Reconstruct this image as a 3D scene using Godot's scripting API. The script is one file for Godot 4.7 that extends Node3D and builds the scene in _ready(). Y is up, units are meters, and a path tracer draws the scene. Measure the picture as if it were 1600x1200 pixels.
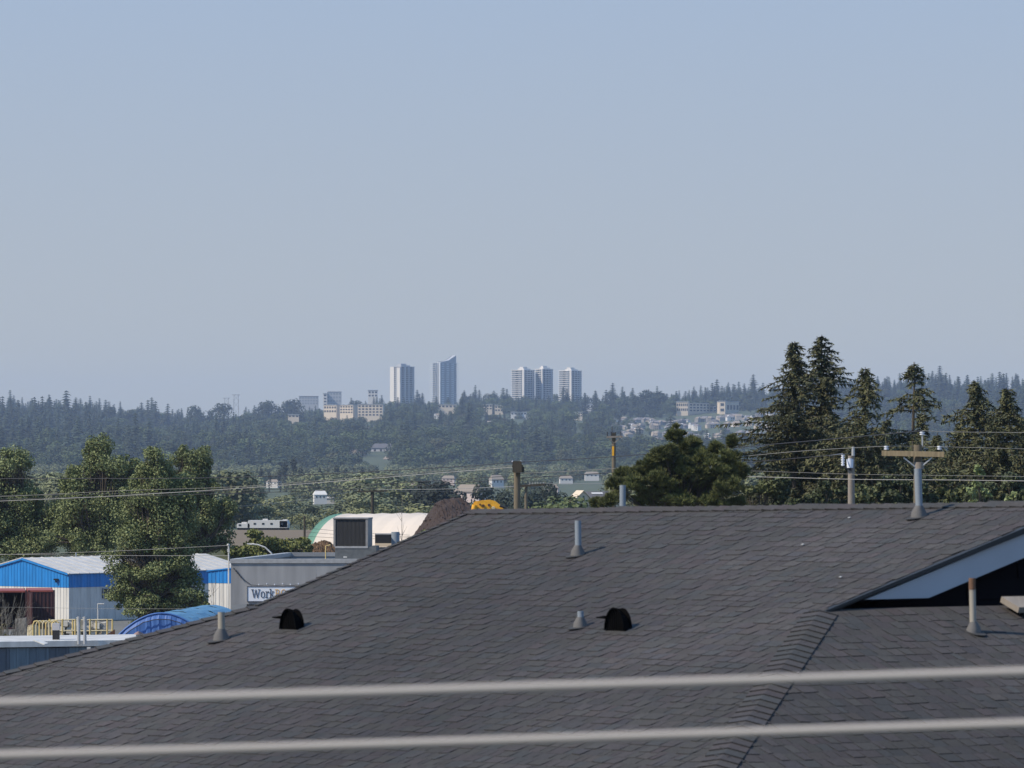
extends Node3D
# A long-lens view from an upper floor over a shingled roof, a yard and a valley to a wooded ridge with towers.
# Camera at (0, EYE, 0) looking along -z; at(px, py, d) gives the point seen at that pixel of the 1600x1200 photograph, d metres away.
const F := 8000.0
const EYE := 12.3
const LEVEL := 700.0
var rng := RandomNumberGenerator.new()
var taken := {}
var M := {}
var noise := FastNoiseLite.new()

func at(px: float, py: float, d: float) -> Vector3:
	return Vector3((px - 800.0) / F * d, EYE + (LEVEL - py) / F * d, -d)

func rr(a: float, b: float) -> float:
	return rng.randf_range(a, b)

# ---------------------------------------------------------------- mesh collecting
class B:
	var v := PackedVector3Array()
	var n := PackedVector3Array()
	var c := PackedColorArray()
	var col := Color.WHITE
	func tri(a: Vector3, b: Vector3, d: Vector3) -> void:      # a, b, d counter-clockwise seen from outside
		var m := (b - a).cross(d - a).normalized()
		v.append(a); v.append(d); v.append(b)
		for i in 3:
			n.append(m); c.append(col)
	func quad(a: Vector3, b: Vector3, d: Vector3, e: Vector3) -> void:
		tri(a, b, d); tri(a, d, e)
	func smooth(a: Vector3, b: Vector3, d: Vector3, na: Vector3, nb: Vector3, nd: Vector3) -> void:
		v.append(a); v.append(d); v.append(b)
		n.append(na); n.append(nd); n.append(nb)
		for i in 3: c.append(col)
	func hexa(p: Array) -> void:      # p[0..3] one face, p[4..7] the opposite one, in the same order
		var mid := Vector3.ZERO
		for q in p: mid += q / 8.0
		for f in [[0, 1, 2, 3], [4, 5, 6, 7], [0, 1, 5, 4], [1, 2, 6, 5], [2, 3, 7, 6], [3, 0, 4, 7]]:
			var a: Vector3 = p[f[0]]; var b: Vector3 = p[f[1]]; var d: Vector3 = p[f[2]]; var e: Vector3 = p[f[3]]
			if (b - a).cross(d - a).dot((a + b + d + e) / 4.0 - mid) > 0.0: quad(a, b, d, e)
			else: quad(e, d, b, a)
	func slab(o: Vector3, ex: Vector3, ey: Vector3, ez: Vector3) -> void:
		hexa([o, o + ex, o + ex + ey, o + ey, o + ez, o + ex + ez, o + ex + ey + ez, o + ey + ez])
	func box(mid: Vector3, size: Vector3) -> void:
		slab(mid - size / 2.0, Vector3(size.x, 0, 0), Vector3(0, size.y, 0), Vector3(0, 0, size.z))
	func beam(a: Vector3, b: Vector3, w: float, h: float, up := Vector3.UP) -> void:
		var t := (b - a).normalized()
		var s := t.cross(up).normalized()
		var u := s.cross(t)
		slab(a - s * w / 2.0 - u * h / 2.0, s * w, u * h, b - a)
	func tube(pts: Array, rad: Array, k := 8, caps := true) -> void:
		var rings := []
		var side := Vector3.ZERO
		for i in pts.size():
			var t: Vector3 = (pts[mini(i + 1, pts.size() - 1)] - pts[maxi(i - 1, 0)]).normalized()
			if side == Vector3.ZERO: side = t.cross(Vector3.UP if absf(t.y) < 0.9 else Vector3.RIGHT).normalized()
			side = (side - t * side.dot(t)).normalized()
			var u := t.cross(side)
			var r: float = rad[mini(i, rad.size() - 1)]
			var ring := []
			for j in k:
				var w := TAU * j / k
				var d := side * cos(w) + u * sin(w)
				ring.append([pts[i] + d * r, d])
			rings.append(ring)
		for i in pts.size() - 1:
			for j in k:
				var a: Array = rings[i][j]; var b: Array = rings[i][(j + 1) % k]; var d: Array = rings[i + 1][(j + 1) % k]; var e: Array = rings[i + 1][j]
				smooth(a[0], b[0], d[0], a[1], b[1], d[1]); smooth(a[0], d[0], e[0], a[1], d[1], e[1])
		if caps:
			for j in k:
				tri(pts[0], rings[0][(j + 1) % k][0], rings[0][j][0])
				var l: Array = rings[-1]
				tri(pts[-1], l[j][0], l[(j + 1) % k][0])
	func post(foot: Vector3, h: float, r0: float, r1: float, k := 10) -> void:
		tube([foot, foot + Vector3(0, h, 0)], [r0, r1], k)
	func prism(out: Array, push: Vector3) -> void:   # a flat convex or star-shaped outline pushed along a vector
		var mid := Vector3.ZERO
		for q in out: mid += q / out.size()
		var nn := Vector3.ZERO
		for i in out.size(): nn += (out[i] - mid).cross(out[(i + 1) % out.size()] - mid)
		var flip := nn.dot(push) > 0.0
		for i in out.size():
			var a: Vector3 = out[i]; var b: Vector3 = out[(i + 1) % out.size()]
			if flip:
				tri(mid, b, a); tri(mid + push, a + push, b + push); quad(a, b, b + push, a + push)
			else:
				tri(mid, a, b); tri(mid + push, b + push, a + push); quad(b, a, a + push, b + push)
	func mesh(off := Vector3.ZERO) -> ArrayMesh:
		var m := ArrayMesh.new()
		if v.is_empty(): return m
		var w := v
		if off != Vector3.ZERO:
			w = PackedVector3Array(); w.resize(v.size())
			for i in v.size(): w[i] = v[i] - off
		var a := []
		a.resize(Mesh.ARRAY_MAX)
		a[Mesh.ARRAY_VERTEX] = w; a[Mesh.ARRAY_NORMAL] = n; a[Mesh.ARRAY_COLOR] = c
		m.add_surface_from_arrays(Mesh.PRIMITIVE_TRIANGLES, a)
		return m

# ---------------------------------------------------------------- naming and tagging
func numbered(called: String) -> String:
	var k: int = taken.get(called, 0)
	taken[called] = k + 1
	return called if k == 0 else "%s_%03d" % [called, k]

func tag(o: Node, label: String, category: String, group := "", kind := "") -> Node:
	o.set_meta("label", label)
	o.set_meta("category", category)
	if group: o.set_meta("group", group)
	if kind: o.set_meta("kind", kind)
	return o

func thing(called: String, label: String, category: String, base: Vector3, group := "") -> Node3D:
	var o := Node3D.new()
	o.name = numbered(called)
	add_child(o)
	o.position = base
	tag(o, label, category, group)
	return o

func off(o: Node) -> Vector3:
	return Vector3.ZERO if o == self else (o as Node3D).position + off(o.get_parent())

func put(b: B, called: String, m: Material, parent: Node = self) -> MeshInstance3D:   # commits world-space geometry as one named mesh
	var o := MeshInstance3D.new()
	o.name = numbered(called) if parent == self else called
	o.mesh = b.mesh(off(parent))
	o.material_override = m
	parent.add_child(o, true)
	return o

func copy(o: Node3D, label: String, pos: Vector3, turn := 0.0, size := Vector3.ONE) -> Node3D:
	var d: Node3D = o.duplicate()
	d.name = numbered(String(o.name).rstrip("0123456789").trim_suffix("_"))
	add_child(d)
	d.position = pos; d.rotation.y = turn; d.scale = size
	d.set_meta("label", label)
	return d

# ---------------------------------------------------------------- materials (linear base colours)
var tex := {}
func grain(kind: String) -> Texture2D:
	if tex.has(kind): return tex[kind]
	var spec: Array = {"fine": [0.09, 4, 0.72], "blotch": [0.02, 5, 0.7], "coarse": [0.05, 5, 0.5], "soft": [0.012, 5, 0.78], "streak": [0.03, 4, 0.62]}[kind]
	var nz := FastNoiseLite.new()
	nz.seed = kind.hash() % 1000
	nz.frequency = spec[0]
	nz.fractal_octaves = spec[1]
	var im := Image.create(256, 256, false, Image.FORMAT_RGB8)
	for y in 256:
		for x in 256:
			var fx := x / 256.0; var fy := y / 256.0
			var sy := 0.12 if kind == "streak" else 1.0
			var s := func(i: float, j: float) -> float: return nz.get_noise_2d(i, j * sy)
			var a: float = lerpf(lerpf(s.call(x, y), s.call(x - 256, y), fx), lerpf(s.call(x, y - 256), s.call(x - 256, y - 256), fx), fy)
			var g := clampf(lerpf(spec[2], 1.0, clampf(0.5 + a * 1.1, 0, 1)), 0, 1)
			im.set_pixel(x, y, Color(g, g, g).linear_to_srgb())
	tex[kind] = ImageTexture.create_from_image(im)
	return tex[kind]

func mat(called: String, r: float, g: float, b: float, rough := 0.9, kind := "", scale := 1.0, metal := 0.0) -> StandardMaterial3D:
	var m := StandardMaterial3D.new()
	m.resource_name = called
	m.albedo_color = Color(r, g, b).linear_to_srgb()
	m.roughness = rough
	m.metallic = metal
	if kind:
		m.albedo_texture = grain(kind)
		m.uv1_triplanar = true
		m.uv1_world_triplanar = true
		m.uv1_scale = Vector3.ONE * scale
	M[called] = m
	return m

func tinted(called: String, r: float, g: float, b: float, rough := 0.9, kind := "", scale := 1.0) -> StandardMaterial3D:
	var m := mat(called, r, g, b, rough, kind, scale)
	m.vertex_color_use_as_albedo = true
	return m

func materials() -> void:
	tinted("shingle", 1, 1, 1, 0.95, "coarse", 2.2)
	mat("underlay", 0.03, 0.03, 0.03, 0.95)
	mat("fascia", 0.42, 0.44, 0.48, 0.55, "soft", 0.4)
	mat("siding_eave_shade", 0.014, 0.013, 0.016, 0.95, "soft", 0.5).specular_mode = BaseMaterial3D.SPECULAR_DISABLED  # blackish siding, colour darkened further to carry the deep shade under the eave
	mat("flashing_black", 0.018, 0.018, 0.019, 0.6)
	mat("hood_black", 0.005, 0.005, 0.0055, 1.0).specular_mode = BaseMaterial3D.SPECULAR_DISABLED
	mat("pipe_blue", 0.25, 0.29, 0.335, 0.5, "fine", 3.0)
	mat("pipe_tan", 0.36, 0.33, 0.28, 0.6, "streak", 1.5)
	mat("rust", 0.16, 0.085, 0.05, 0.9, "blotch", 4.0)
	mat("boot", 0.17, 0.165, 0.165, 0.7, "fine", 3.0)
	mat("stucco", 0.36, 0.36, 0.365, 0.85, "streak", 0.12)
	mat("stucco_wall", 0.29, 0.3, 0.31, 0.85, "blotch", 0.15)
	mat("ground", 0.15, 0.145, 0.13, 0.95, "blotch", 0.02)
	mat("terrain", 0.07, 0.085, 0.035, 0.95, "blotch", 0.004)
	mat("metal_grey", 0.4, 0.4, 0.4, 0.45, "blotch", 0.6)
	mat("galvanised", 0.5, 0.51, 0.52, 0.4, "fine", 2.0, 0.3)
	mat("white_paint", 0.66, 0.65, 0.62, 0.6, "streak", 0.4)
	mat("roof_white", 0.55, 0.53, 0.5, 0.6, "blotch", 0.2)
	mat("blue_metal", 0.02, 0.23, 0.62, 0.4, "streak", 0.3)
	mat("white_metal", 0.7, 0.68, 0.64, 0.5, "streak", 0.3)
	mat("container_red_shaded", 0.05, 0.015, 0.018, 0.6, "streak", 0.5)  # red darkened so the colour itself carries the shade on the container fronts
	mat("container_rail", 0.3, 0.07, 0.05, 0.6, "blotch", 0.7)
	mat("sign_white", 0.72, 0.74, 0.78, 0.5)
	mat("letter_navy", 0.05, 0.06, 0.09, 0.6)
	mat("letter_gold", 0.6, 0.36, 0.12, 0.6)
	mat("dark", 0.012, 0.012, 0.014, 0.7)
	mat("louver", 0.045, 0.043, 0.042, 0.7, "streak", 0.8)
	mat("hvac", 0.28, 0.27, 0.26, 0.6, "blotch", 0.5)
	mat("hvac_base", 0.13, 0.14, 0.145, 0.6, "blotch", 0.5)
	mat("cream", 0.7, 0.56, 0.4, 0.7)
	mat("wood_pole", 0.17, 0.14, 0.095, 0.9, "streak", 1.0)
	mat("wood_grey", 0.27, 0.235, 0.2, 0.9, "streak", 1.0)
	mat("wood_arm", 0.37, 0.28, 0.16, 0.9, "streak", 1.0)
	mat("wood_dark", 0.06, 0.05, 0.035, 0.9, "streak", 1.0)
	mat("porcelain", 0.62, 0.66, 0.75, 0.25)
	mat("wire_dark", 0.035, 0.035, 0.04, 0.6)
	mat("wire_pale", 0.27, 0.265, 0.26, 0.6)
	mat("wire_mid", 0.17, 0.165, 0.15, 0.5)
	mat("cable_near", 0.43, 0.39, 0.355, 0.6)
	mat("fabric_cream", 0.62, 0.54, 0.46, 0.8, "soft", 0.05)
	mat("fabric_green", 0.1, 0.22, 0.16, 0.8)
	mat("compost", 0.055, 0.036, 0.03, 1.0, "coarse", 0.5)
	mat("mulch", 0.16, 0.095, 0.05, 1.0, "coarse", 0.6)
	mat("yellow", 0.85, 0.42, 0.02, 0.45, "blotch", 0.4)
	mat("yellow_pale", 0.66, 0.5, 0.2, 0.6, "blotch", 1.0)
	mat("rail_cream", 0.6, 0.52, 0.34, 0.6, "blotch", 1.0)
	mat("concrete", 0.3, 0.28, 0.25, 0.9, "blotch", 0.5)
	mat("tarp", 0.05, 0.14, 0.4, 0.6, "soft", 0.3)
	mat("tarp_teal", 0.09, 0.23, 0.37, 0.5, "soft", 0.3)
	mat("bark", 0.1, 0.08, 0.06, 0.95, "streak", 0.7)
	mat("bark_grey", 0.22, 0.2, 0.17, 0.95, "streak", 0.7)
	tinted("leaf", 1, 1, 1, 0.75)
	tinted("needle", 1, 1, 1, 0.8)
	tinted("far_leaf", 1, 1, 1, 0.95)
	tinted("painted", 1, 1, 1, 0.7)
	var g := mat("glass_far", 0.12, 0.15, 0.2, 0.15)
	g.metallic = 0.2
	mat("window_dark", 0.03, 0.035, 0.045, 0.2)
	mat("tower_white", 0.62, 0.59, 0.55, 0.7)
	mat("tower_grey", 0.37, 0.38, 0.395, 0.6)
	mat("tower_glass", 0.24, 0.265, 0.295, 0.2)
	mat("house_roof", 0.1, 0.095, 0.1, 0.9)
	mat("house_roof_tan", 0.24, 0.2, 0.16, 0.9)
	mat("house_cream", 0.6, 0.5, 0.38, 0.8)
	mat("house_white", 0.6, 0.58, 0.56, 0.8)
	mat("house_grey", 0.4, 0.39, 0.4, 0.8)
	mat("litter_white", 0.45, 0.45, 0.43, 0.8)

# ---------------------------------------------------------------- the land
func lay(x: float) -> float:    # how high the ridge stands, by x at its crest
	var px := 800.0 + x / 7000.0 * F
	var t := [[-1500, 52], [-100, 58], [150, 50], [330, 38], [440, 44], [560, 60], [700, 68], [900, 68], [1000, 68], [1200, 80], [1450, 90], [1700, 92], [3000, 80]]
	for i in t.size() - 1:
		if px < t[i + 1][0]:
			return lerpf(t[i][1], t[i + 1][1], smoothstep(t[i][0], t[i + 1][0], px))
	return 80.0

func land(x: float, z: float) -> float:
	var d := -z
	var t := [[420, 0.0], [900, -0.05], [1500, -0.12], [2500, -0.19], [4000, -0.19], [4300, 0.0], [5000, 0.2], [6000, 0.58], [7000, 0.92], [7800, 1.0], [9500, 0.98], [12000, 0.8]]
	var k := 0.0
	for i in t.size() - 1:
		if d > t[i][0]: k = lerpf(t[i][1], t[i + 1][1], clampf((d - t[i][0]) / (t[i + 1][0] - t[i][0]), 0, 1))
	var h := k * (58.0 if k < 0 else lay(x))
	if d > 3500: h += noise.get_noise_2d(x * 0.12, z * 0.12) * 7.0 * clampf((d - 3500) / 1500.0, 0, 1)
	return h

func on_land(px: float, d: float) -> Vector3:
	var x := (px - 800.0) / F * d
	return Vector3(x, land(x, -d), -d)

func terrain() -> void:
	var b := B.new()
	var zs := [3000.0, 600.0, 0.0, -200.0, -400.0, -700.0, -1000.0, -1500.0, -2000.0]
	var z := -2200.0
	while z > -9800.0:
		zs.append(z); z -= 150.0
	zs.append_array([-10500.0, -12000.0])
	var xs := [-7000.0, -5500.0, -4000.0, -3000.0, -2400.0]
	var x := -2000.0
	while x <= 2000.0:
		xs.append(x); x += 100.0
	xs.append_array([2400.0, 3000.0, 4000.0, 5500.0, 7000.0])
	for i in zs.size() - 1:
		for j in xs.size() - 1:
			var p := []
			for q in [[i, j], [i, j + 1], [i + 1, j + 1], [i + 1, j]]:
				p.append(Vector3(xs[q[1]], land(xs[q[1]], zs[q[0]]), zs[q[0]]))
			b.quad(p[0], p[1], p[2], p[3])
	var o := put(b, "terrain", M.terrain)
	o.set_meta("kind", "structure")
	o.set_meta("label", "green valley floor rising to the wooded ridge")
	var y := B.new()
	y.box(Vector3(0, 0.05, -210), Vector3(160, 0.1, 420))
	var g := put(y, "ground", M.ground)
	g.set_meta("kind", "structure")
	g.set_meta("label", "grey gravel and asphalt yard between the buildings")

# ---------------------------------------------------------------- the near house
var RA := 45.0     # the main slope falls this far to the left of towards the camera
var RP := 0.28
var main_o: Vector3; var main_c: Vector3; var main_d: Vector3; var main_n: Vector3
var side_o: Vector3; var side_c: Vector3; var side_d: Vector3; var side_n: Vector3

func on_plane(px: float, py: float, o: Vector3, n: Vector3) -> Vector3:
	var e := Vector3(0, EYE, 0)
	var r := at(px, py, 1.0) - e
	return e + r * ((o - e).dot(n) / r.dot(n))

func inside(p: Vector2, poly: PackedVector2Array) -> bool:
	return Geometry2D.is_point_in_polygon(p, poly)

func shingle_shape(o: Vector3, c: Vector3, d: Vector3, n: Vector3, w: float, e: float, h: float, tone: Color, b: B) -> void:
	# a wedge: the upper edge lies low under the next course, the lower edge stands proud
	var a0 := o - d * (e * 0.25) + n * 0.003
	var a1 := a0 + c * w
	var l0 := o + d * (e * (0.97 + 0.06 * sin(o.x * 91.0))) + n * h + c * (w * 0.07)
	var l1 := o + d * (e * (0.97 + 0.06 * sin(o.x * 57.0 + 1.0))) + n * h + c * (w * 0.95)
	b.col = tone
	b.quad(l0, l1, a1, a0)
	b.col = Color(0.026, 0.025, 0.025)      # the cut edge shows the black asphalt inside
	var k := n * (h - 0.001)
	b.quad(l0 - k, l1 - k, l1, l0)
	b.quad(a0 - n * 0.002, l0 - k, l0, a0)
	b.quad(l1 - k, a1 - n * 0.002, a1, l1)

func tone_of(level: float) -> Color:
	var t := rng.randf()
	var g := 0.0485 * level * rr(0.86, 1.14)
	g *= 1.0
	if t < 0.16: return Color(g * 1.14, g * 0.95, g * 0.92)
	if t < 0.3: return Color(g * 1.0, g * 0.97, g * 0.99)
	return Color(g * 1.1, g * 0.98, g * 0.94)

func lay_shingles(part: Node, o: Vector3, c: Vector3, d: Vector3, n: Vector3, poly: PackedVector2Array, singles: int, from_bottom: bool) -> void:
	var e := 0.143
	var lo := Vector2.INF; var hi := -Vector2.INF
	for p in poly: lo = lo.min(p); hi = hi.max(p)
	var all := []
	var k := 0
	var v := lo.y
	while v < hi.y:
		var u := lo.x - 0.5 + fposmod(k * 0.147, 0.33)
		while u < hi.x:
			var w := rr(0.05, 0.18)
			var thick := rng.randf() < 0.5
			if inside(Vector2(u + w / 2, v + e * 0.5), poly) or (inside(Vector2(u, v + e * 0.5), poly) and inside(Vector2(u + w, v + e * 0.5), poly)):
				# cut at the outline
				var u0 := u; var u1 := u + w
				for s in 12:
					if not inside(Vector2(u0, v + e * 0.5), poly): u0 += w / 14.0
					if not inside(Vector2(u1, v + e * 0.5), poly): u1 -= w / 14.0
				if u1 - u0 > 0.03:
					all.append([u0, v, u1 - u0, rr(0.006, 0.01) if thick else rr(0.003, 0.005), tone_of((1.05 if thick else 0.93) * (1.0 + 0.55 * noise.get_noise_2d(u * 6.0, v * 9.0)))])
			u += w
		v += e
		k += 1
	if from_bottom: all.reverse()
	var rest := B.new()
	var made := 0
	for s in all:
		var p: Vector3 = o + c * s[0] + d * s[1]
		var q := at_pixel(p)
		if made < singles and q.x > -20 and q.x < 1620 and q.y < 1210:
			var b := B.new()
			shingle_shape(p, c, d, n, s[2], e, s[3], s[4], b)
			put(b, "shingle", M.shingle, part)
			made += 1
		else:
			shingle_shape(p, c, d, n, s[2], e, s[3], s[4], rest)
	if not rest.v.is_empty():
		var r := put(rest, "shingles", M.shingle, part)
		r.set_meta("kind", "stuff")

func at_pixel(p: Vector3) -> Vector2:
	return Vector2(800 + F * p.x / -p.z, LEVEL - F * (p.y - EYE) / -p.z)

func cap_row(house: Node, called: String, p0: Vector3, p1: Vector3, n0: Vector3, n1: Vector3, w: float, step: float) -> void:
	# folded cap shingles, each overlapping the one below, from p0 (low) to p1 (high)
	var t := (p1 - p0).normalized()
	var s0 := t.cross(n0).normalized()
	if s0.dot(n1) > 0: s0 = -s0
	if s0.dot(n0 + n1) > 0 and false: s0 = -s0
	var s1 := t.cross(n1).normalized()
	if s1.dot(n0) > 0: s1 = -s1
	var up := (n0 + n1).normalized()
	var len := p0.distance_to(p1)
	var x := 0.0
	while x < len - 0.03:
		var b := B.new()
		var lo := p0 + t * x
		var hi := p0 + t * minf(x + step * 1.3, len)
		var lift := 0.023
		b.col = tone_of(1.12)
		var r0 := lo + up * lift; var r1 := hi + up * 0.012
		var a0 := lo + s0 * w + n0 * (lift * 0.9); var a1 := hi + s0 * w + n0 * 0.008
		var c0 := lo + s1 * w + n1 * (lift * 0.9); var c1 := hi + s1 * w + n1 * 0.008
		for q in [[a0, r0, r1, a1, n0], [r0, c0, c1, r1, n1]]:
			if (q[1] - q[0]).cross(q[2] - q[0]).dot(q[4]) > 0: b.quad(q[0], q[1], q[2], q[3])
			else: b.quad(q[3], q[2], q[1], q[0])
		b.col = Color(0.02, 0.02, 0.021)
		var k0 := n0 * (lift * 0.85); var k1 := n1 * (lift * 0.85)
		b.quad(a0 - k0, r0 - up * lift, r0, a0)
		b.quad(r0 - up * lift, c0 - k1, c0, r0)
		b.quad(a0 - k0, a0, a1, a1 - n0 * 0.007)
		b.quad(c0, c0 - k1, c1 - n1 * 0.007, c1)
		put(b, called, M.shingle, house)
		x += step

func vent_pipe(house: Node, foot: Vector3, h: float, r: float, m: Material, d: Vector3, n: Vector3, c: Vector3, rusty := false, lean := Vector3.ZERO) -> void:
	var b := B.new()
	b.tube([foot - n * 0.02, foot + Vector3(0, h, 0) + lean, foot + Vector3(0, h, 0) + lean, foot + Vector3(0, h - 0.12, 0) + lean * 0.9], [r, r, r * 0.8, r * 0.78], 14)
	var p := put(b, "vent_pipe", m, house)
	var k := B.new()
	var ax := (Vector3.UP * 0.7 + n * 0.3).normalized()
	k.tube([foot - n * 0.01, foot + ax * r * 1.4, foot + Vector3.UP * r * 3.2], [r * 2.5, r * 2.1, r * 1.12], 14)
	put(k, "rubber_boot", M.boot, p)
	var f := B.new()
	var rim := []
	for i in 13:      # a tongue of soft metal, its lower lip lifted a little in the middle
		var w := PI * i / 12.0
		rim.append(foot - c * cos(w) * r * 2.6 + d * r * (1.2 + 3.6 * sin(w)) + n * (0.006 + 0.014 * sin(w)))
	rim.append(foot + c * r * 2.4 - d * r * 1.5 + n * 0.004)
	rim.append(foot - c * r * 2.4 - d * r * 1.5 + n * 0.004)
	f.prism(rim, n * 0.005)
	put(f, "flashing", M.shingle_flash, p)
	if rusty:
		var q := B.new()
		q.tube([foot + Vector3(0, h - 0.09, 0) + lean, foot + Vector3(0, h + 0.004, 0) + lean], [r * 1.04, r * 1.06], 14)
		put(q, "rusty_rim", M.rust, p)

func hood_vent(house: Node, foot: Vector3, d: Vector3, n: Vector3, c: Vector3, s: float) -> void:
	# a slant-back roof vent: an arched hood open downhill, on a flat flange
	var up := Vector3.UP
	var dh := Vector3(d.x, 0, d.z).normalized()
	var b := B.new()
	var arc := []
	var k := 14
	for i in k + 1:
		var w := PI * i / k
		var x := -cos(w) * 0.5
		var y := sin(w)
		arc.append(c * x * s + up * (y * s * 0.86))
	var front := foot + dh * s * 0.28
	var rings := []
	for q in [[0.0, 1.0, 1.0], [0.2, 0.93, 0.94], [0.42, 0.74, 0.84], [0.6, 0.5, 0.7], [0.72, 0.3, 0.55]]:
		rings.append(arc.map(func(x): return front - dh * s * q[0] + Vector3(x.x * q[2], x.y * q[1], x.z * q[2])))
	for j in rings.size() - 1:
		for i in k: b.quad(rings[j][i], rings[j][i + 1], rings[j + 1][i + 1], rings[j + 1][i])
	for i in k:      # the thickness of the rim
		var a0: Vector3 = rings[0][i]; var a1: Vector3 = rings[0][i + 1]
		b.quad(a0, a1, a1 - (a1 - front) * 0.06, a0 - (a0 - front) * 0.06)
	var fin := front + c * s * -0.5 + up * s * 0.42
	b.hexa([fin, fin + up * s * 0.12, fin - c * s * 0.42 + up * s * 0.06, fin - c * s * 0.42 + up * s * 0.03, fin - dh * s * 0.3, fin + up * s * 0.12 - dh * s * 0.3, fin - c * s * 0.42 + up * s * 0.06 - dh * s * 0.2, fin - c * s * 0.42 + up * s * 0.03 - dh * s * 0.2])
	var p := put(b, "hood_vent", M.hood_black, house)
	var g := B.new()
	for i in range(1, k):
		var q: Vector3 = arc[i]
		g.beam(front - dh * 0.03 + Vector3(q.x, -0.05, q.z), front - dh * 0.03 + q * 0.97, 0.012, 0.012, dh)
	g.prism(arc.map(func(q): return front - dh * 0.1 + q * 0.96), -dh * 0.01)
	put(g, "grille", M.hood_black, p)
	var f := B.new()
	f.slab(foot - c * s * 0.7 - d * s * 0.7 + n * 0.004, c * s * 1.4, d * s * 1.1, n * 0.004)
	put(f, "flange", M.shingle_flash, p)

func near_house() -> void:
	var e := Vector3(0, EYE, 0)
	var a := deg_to_rad(RA)
	main_c = Vector3(cos(a), 0, sin(a))
	main_d = Vector3(-sin(a), -RP, cos(a)).normalized()
	main_n = main_d.cross(main_c).normalized()
	if main_n.y < 0: main_n = -main_n
	var top := at(1180, 793, 46.0)
	main_o = top
	var ridge_l := on_plane(738, 799, main_o, main_n)
	var ridge_r := on_plane(1690, 786, main_o, main_n)
	var rake := on_plane(1283, 955, main_o, main_n)
	var hip_lo := on_plane(1165, 1130, main_o, main_n)
	var kink := on_plane(398, 948, main_o, main_n)
	var left_lo := on_plane(0, 1054, main_o, main_n)
	var uv := func(p: Vector3) -> Vector2: return Vector2((p - main_o).dot(main_c), (p - main_o).dot(main_d))
	var from_uv := func(q: Vector2) -> Vector3: return main_o + main_c * q.x + main_d * q.y
	var eave_v: float = uv.call(on_plane(700, 1330, main_o, main_n)).y
	var grow := func(p: Vector3, q: Vector3) -> Vector3:     # p..q continued down to the eave
		var a2: Vector2 = uv.call(p); var b2: Vector2 = uv.call(q)
		return from_uv.call(a2 + (b2 - a2) * ((eave_v - a2.y) / (b2.y - a2.y)))
	var eave_r: Vector3 = grow.call(rake, hip_lo)
	var eave_l: Vector3 = grow.call(kink, left_lo)
	var poly := PackedVector2Array()
	for p in [ridge_l, ridge_r, rake, eave_r, eave_l, kink]: poly.append(uv.call(p))
	# the skirt slope on the right
	var s := deg_to_rad(33.0)
	side_c = Vector3(cos(s), 0, -sin(s))
	side_n = (hip_lo - rake).cross(side_c).normalized()
	if side_n.y < 0: side_n = -side_n
	side_o = rake
	side_d = side_c.cross(side_n).normalized()
	if side_d.y > 0: side_d = -side_d
	var wide := 9.0
	var side_eave: float = (eave_r - side_o).dot(side_d)
	var sp := PackedVector2Array([Vector2(0, 0), Vector2(wide, 0), Vector2(wide + 4.0, side_eave), Vector2((eave_r - side_o).dot(side_c), side_eave)])
	var ground_y := 0.1
	var foot := Vector3((eave_l.x + eave_r.x) / 2, ground_y, eave_r.z - 4)
	var house := thing("shingled_house", "large house with dark grey shingled roof, vent pipes and a gable", "house", foot)
	M.shingle_flash = mat("flash", 0.048, 0.047, 0.048, 0.9, "coarse", 2.0)
	# main slope: boards with thickness under the shingles
	var b := B.new()
	var out := []
	for q in poly: out.append(from_uv.call(q) - main_n * 0.004)
	fan(b, out, main_n, 0.04)
	var roof := put(b, "roof_slope", M.underlay, house)
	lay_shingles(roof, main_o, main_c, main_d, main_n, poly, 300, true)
	var b2 := B.new()
	out = []
	for q in sp: out.append(side_o + side_c * q.x + side_d * q.y - side_n * 0.004)
	fan(b2, out, side_n, 0.04)
	var skirt := put(b2, "skirt_roof", M.underlay, house)
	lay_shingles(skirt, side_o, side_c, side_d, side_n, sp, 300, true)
	# the far slopes, falling away behind ridge and hip
	var far_n := Vector3(-main_n.x, main_n.y, -main_n.z)
	var far_d := Vector3(sin(a), -RP, -cos(a)).normalized()
	var b3 := B.new()
	fan(b3, [ridge_l, ridge_r, ridge_r + far_d * 9.0 + main_c * 2.0, ridge_l + far_d * 9.0 - main_c * 4.0], far_n, 0.04)
	put(b3, "back_slope", M.flash, house)
	var end_n := (-main_c + Vector3(0, 3.0, 0)).normalized()
	var end_d := (-main_c * 1.0 - Vector3(0, 0.33, 0)).normalized()
	var b4 := B.new()
	var kink_b := kink + far_d * 3.4 - main_d * 3.4
	fan(b4, [kink, eave_l, eave_l + far_d * 12.0 - main_d * 6.0, ridge_l + far_d * 4.0], end_n, 0.04)
	put(b4, "end_slope", M.flash, house)
	var b5 := B.new()
	fan(b5, [ridge_l, kink, ridge_l + far_d * 4.0], -main_c, 0.03)
	put(b5, "end_gable", M.siding_eave_shade, house)
	# caps
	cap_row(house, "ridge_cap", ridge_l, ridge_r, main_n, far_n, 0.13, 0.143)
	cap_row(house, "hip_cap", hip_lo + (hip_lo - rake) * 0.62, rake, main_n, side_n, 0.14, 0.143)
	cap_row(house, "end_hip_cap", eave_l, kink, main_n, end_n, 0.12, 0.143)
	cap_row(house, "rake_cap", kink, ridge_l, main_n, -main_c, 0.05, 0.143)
	# near gable: fascia board under the rake, wall set back, eave shade in its near-black colour
	var along := (ridge_r - rake).normalized()
	var face := side_c.cross(Vector3.UP).normalized()
	if face.z < 0: face = -face
	var gable_n := Vector3(main_c.x, 0, main_c.z).normalized()
	var ff := B.new()
	var down := Vector3.DOWN
	var r_end := ridge_r + along * 0.0
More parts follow.
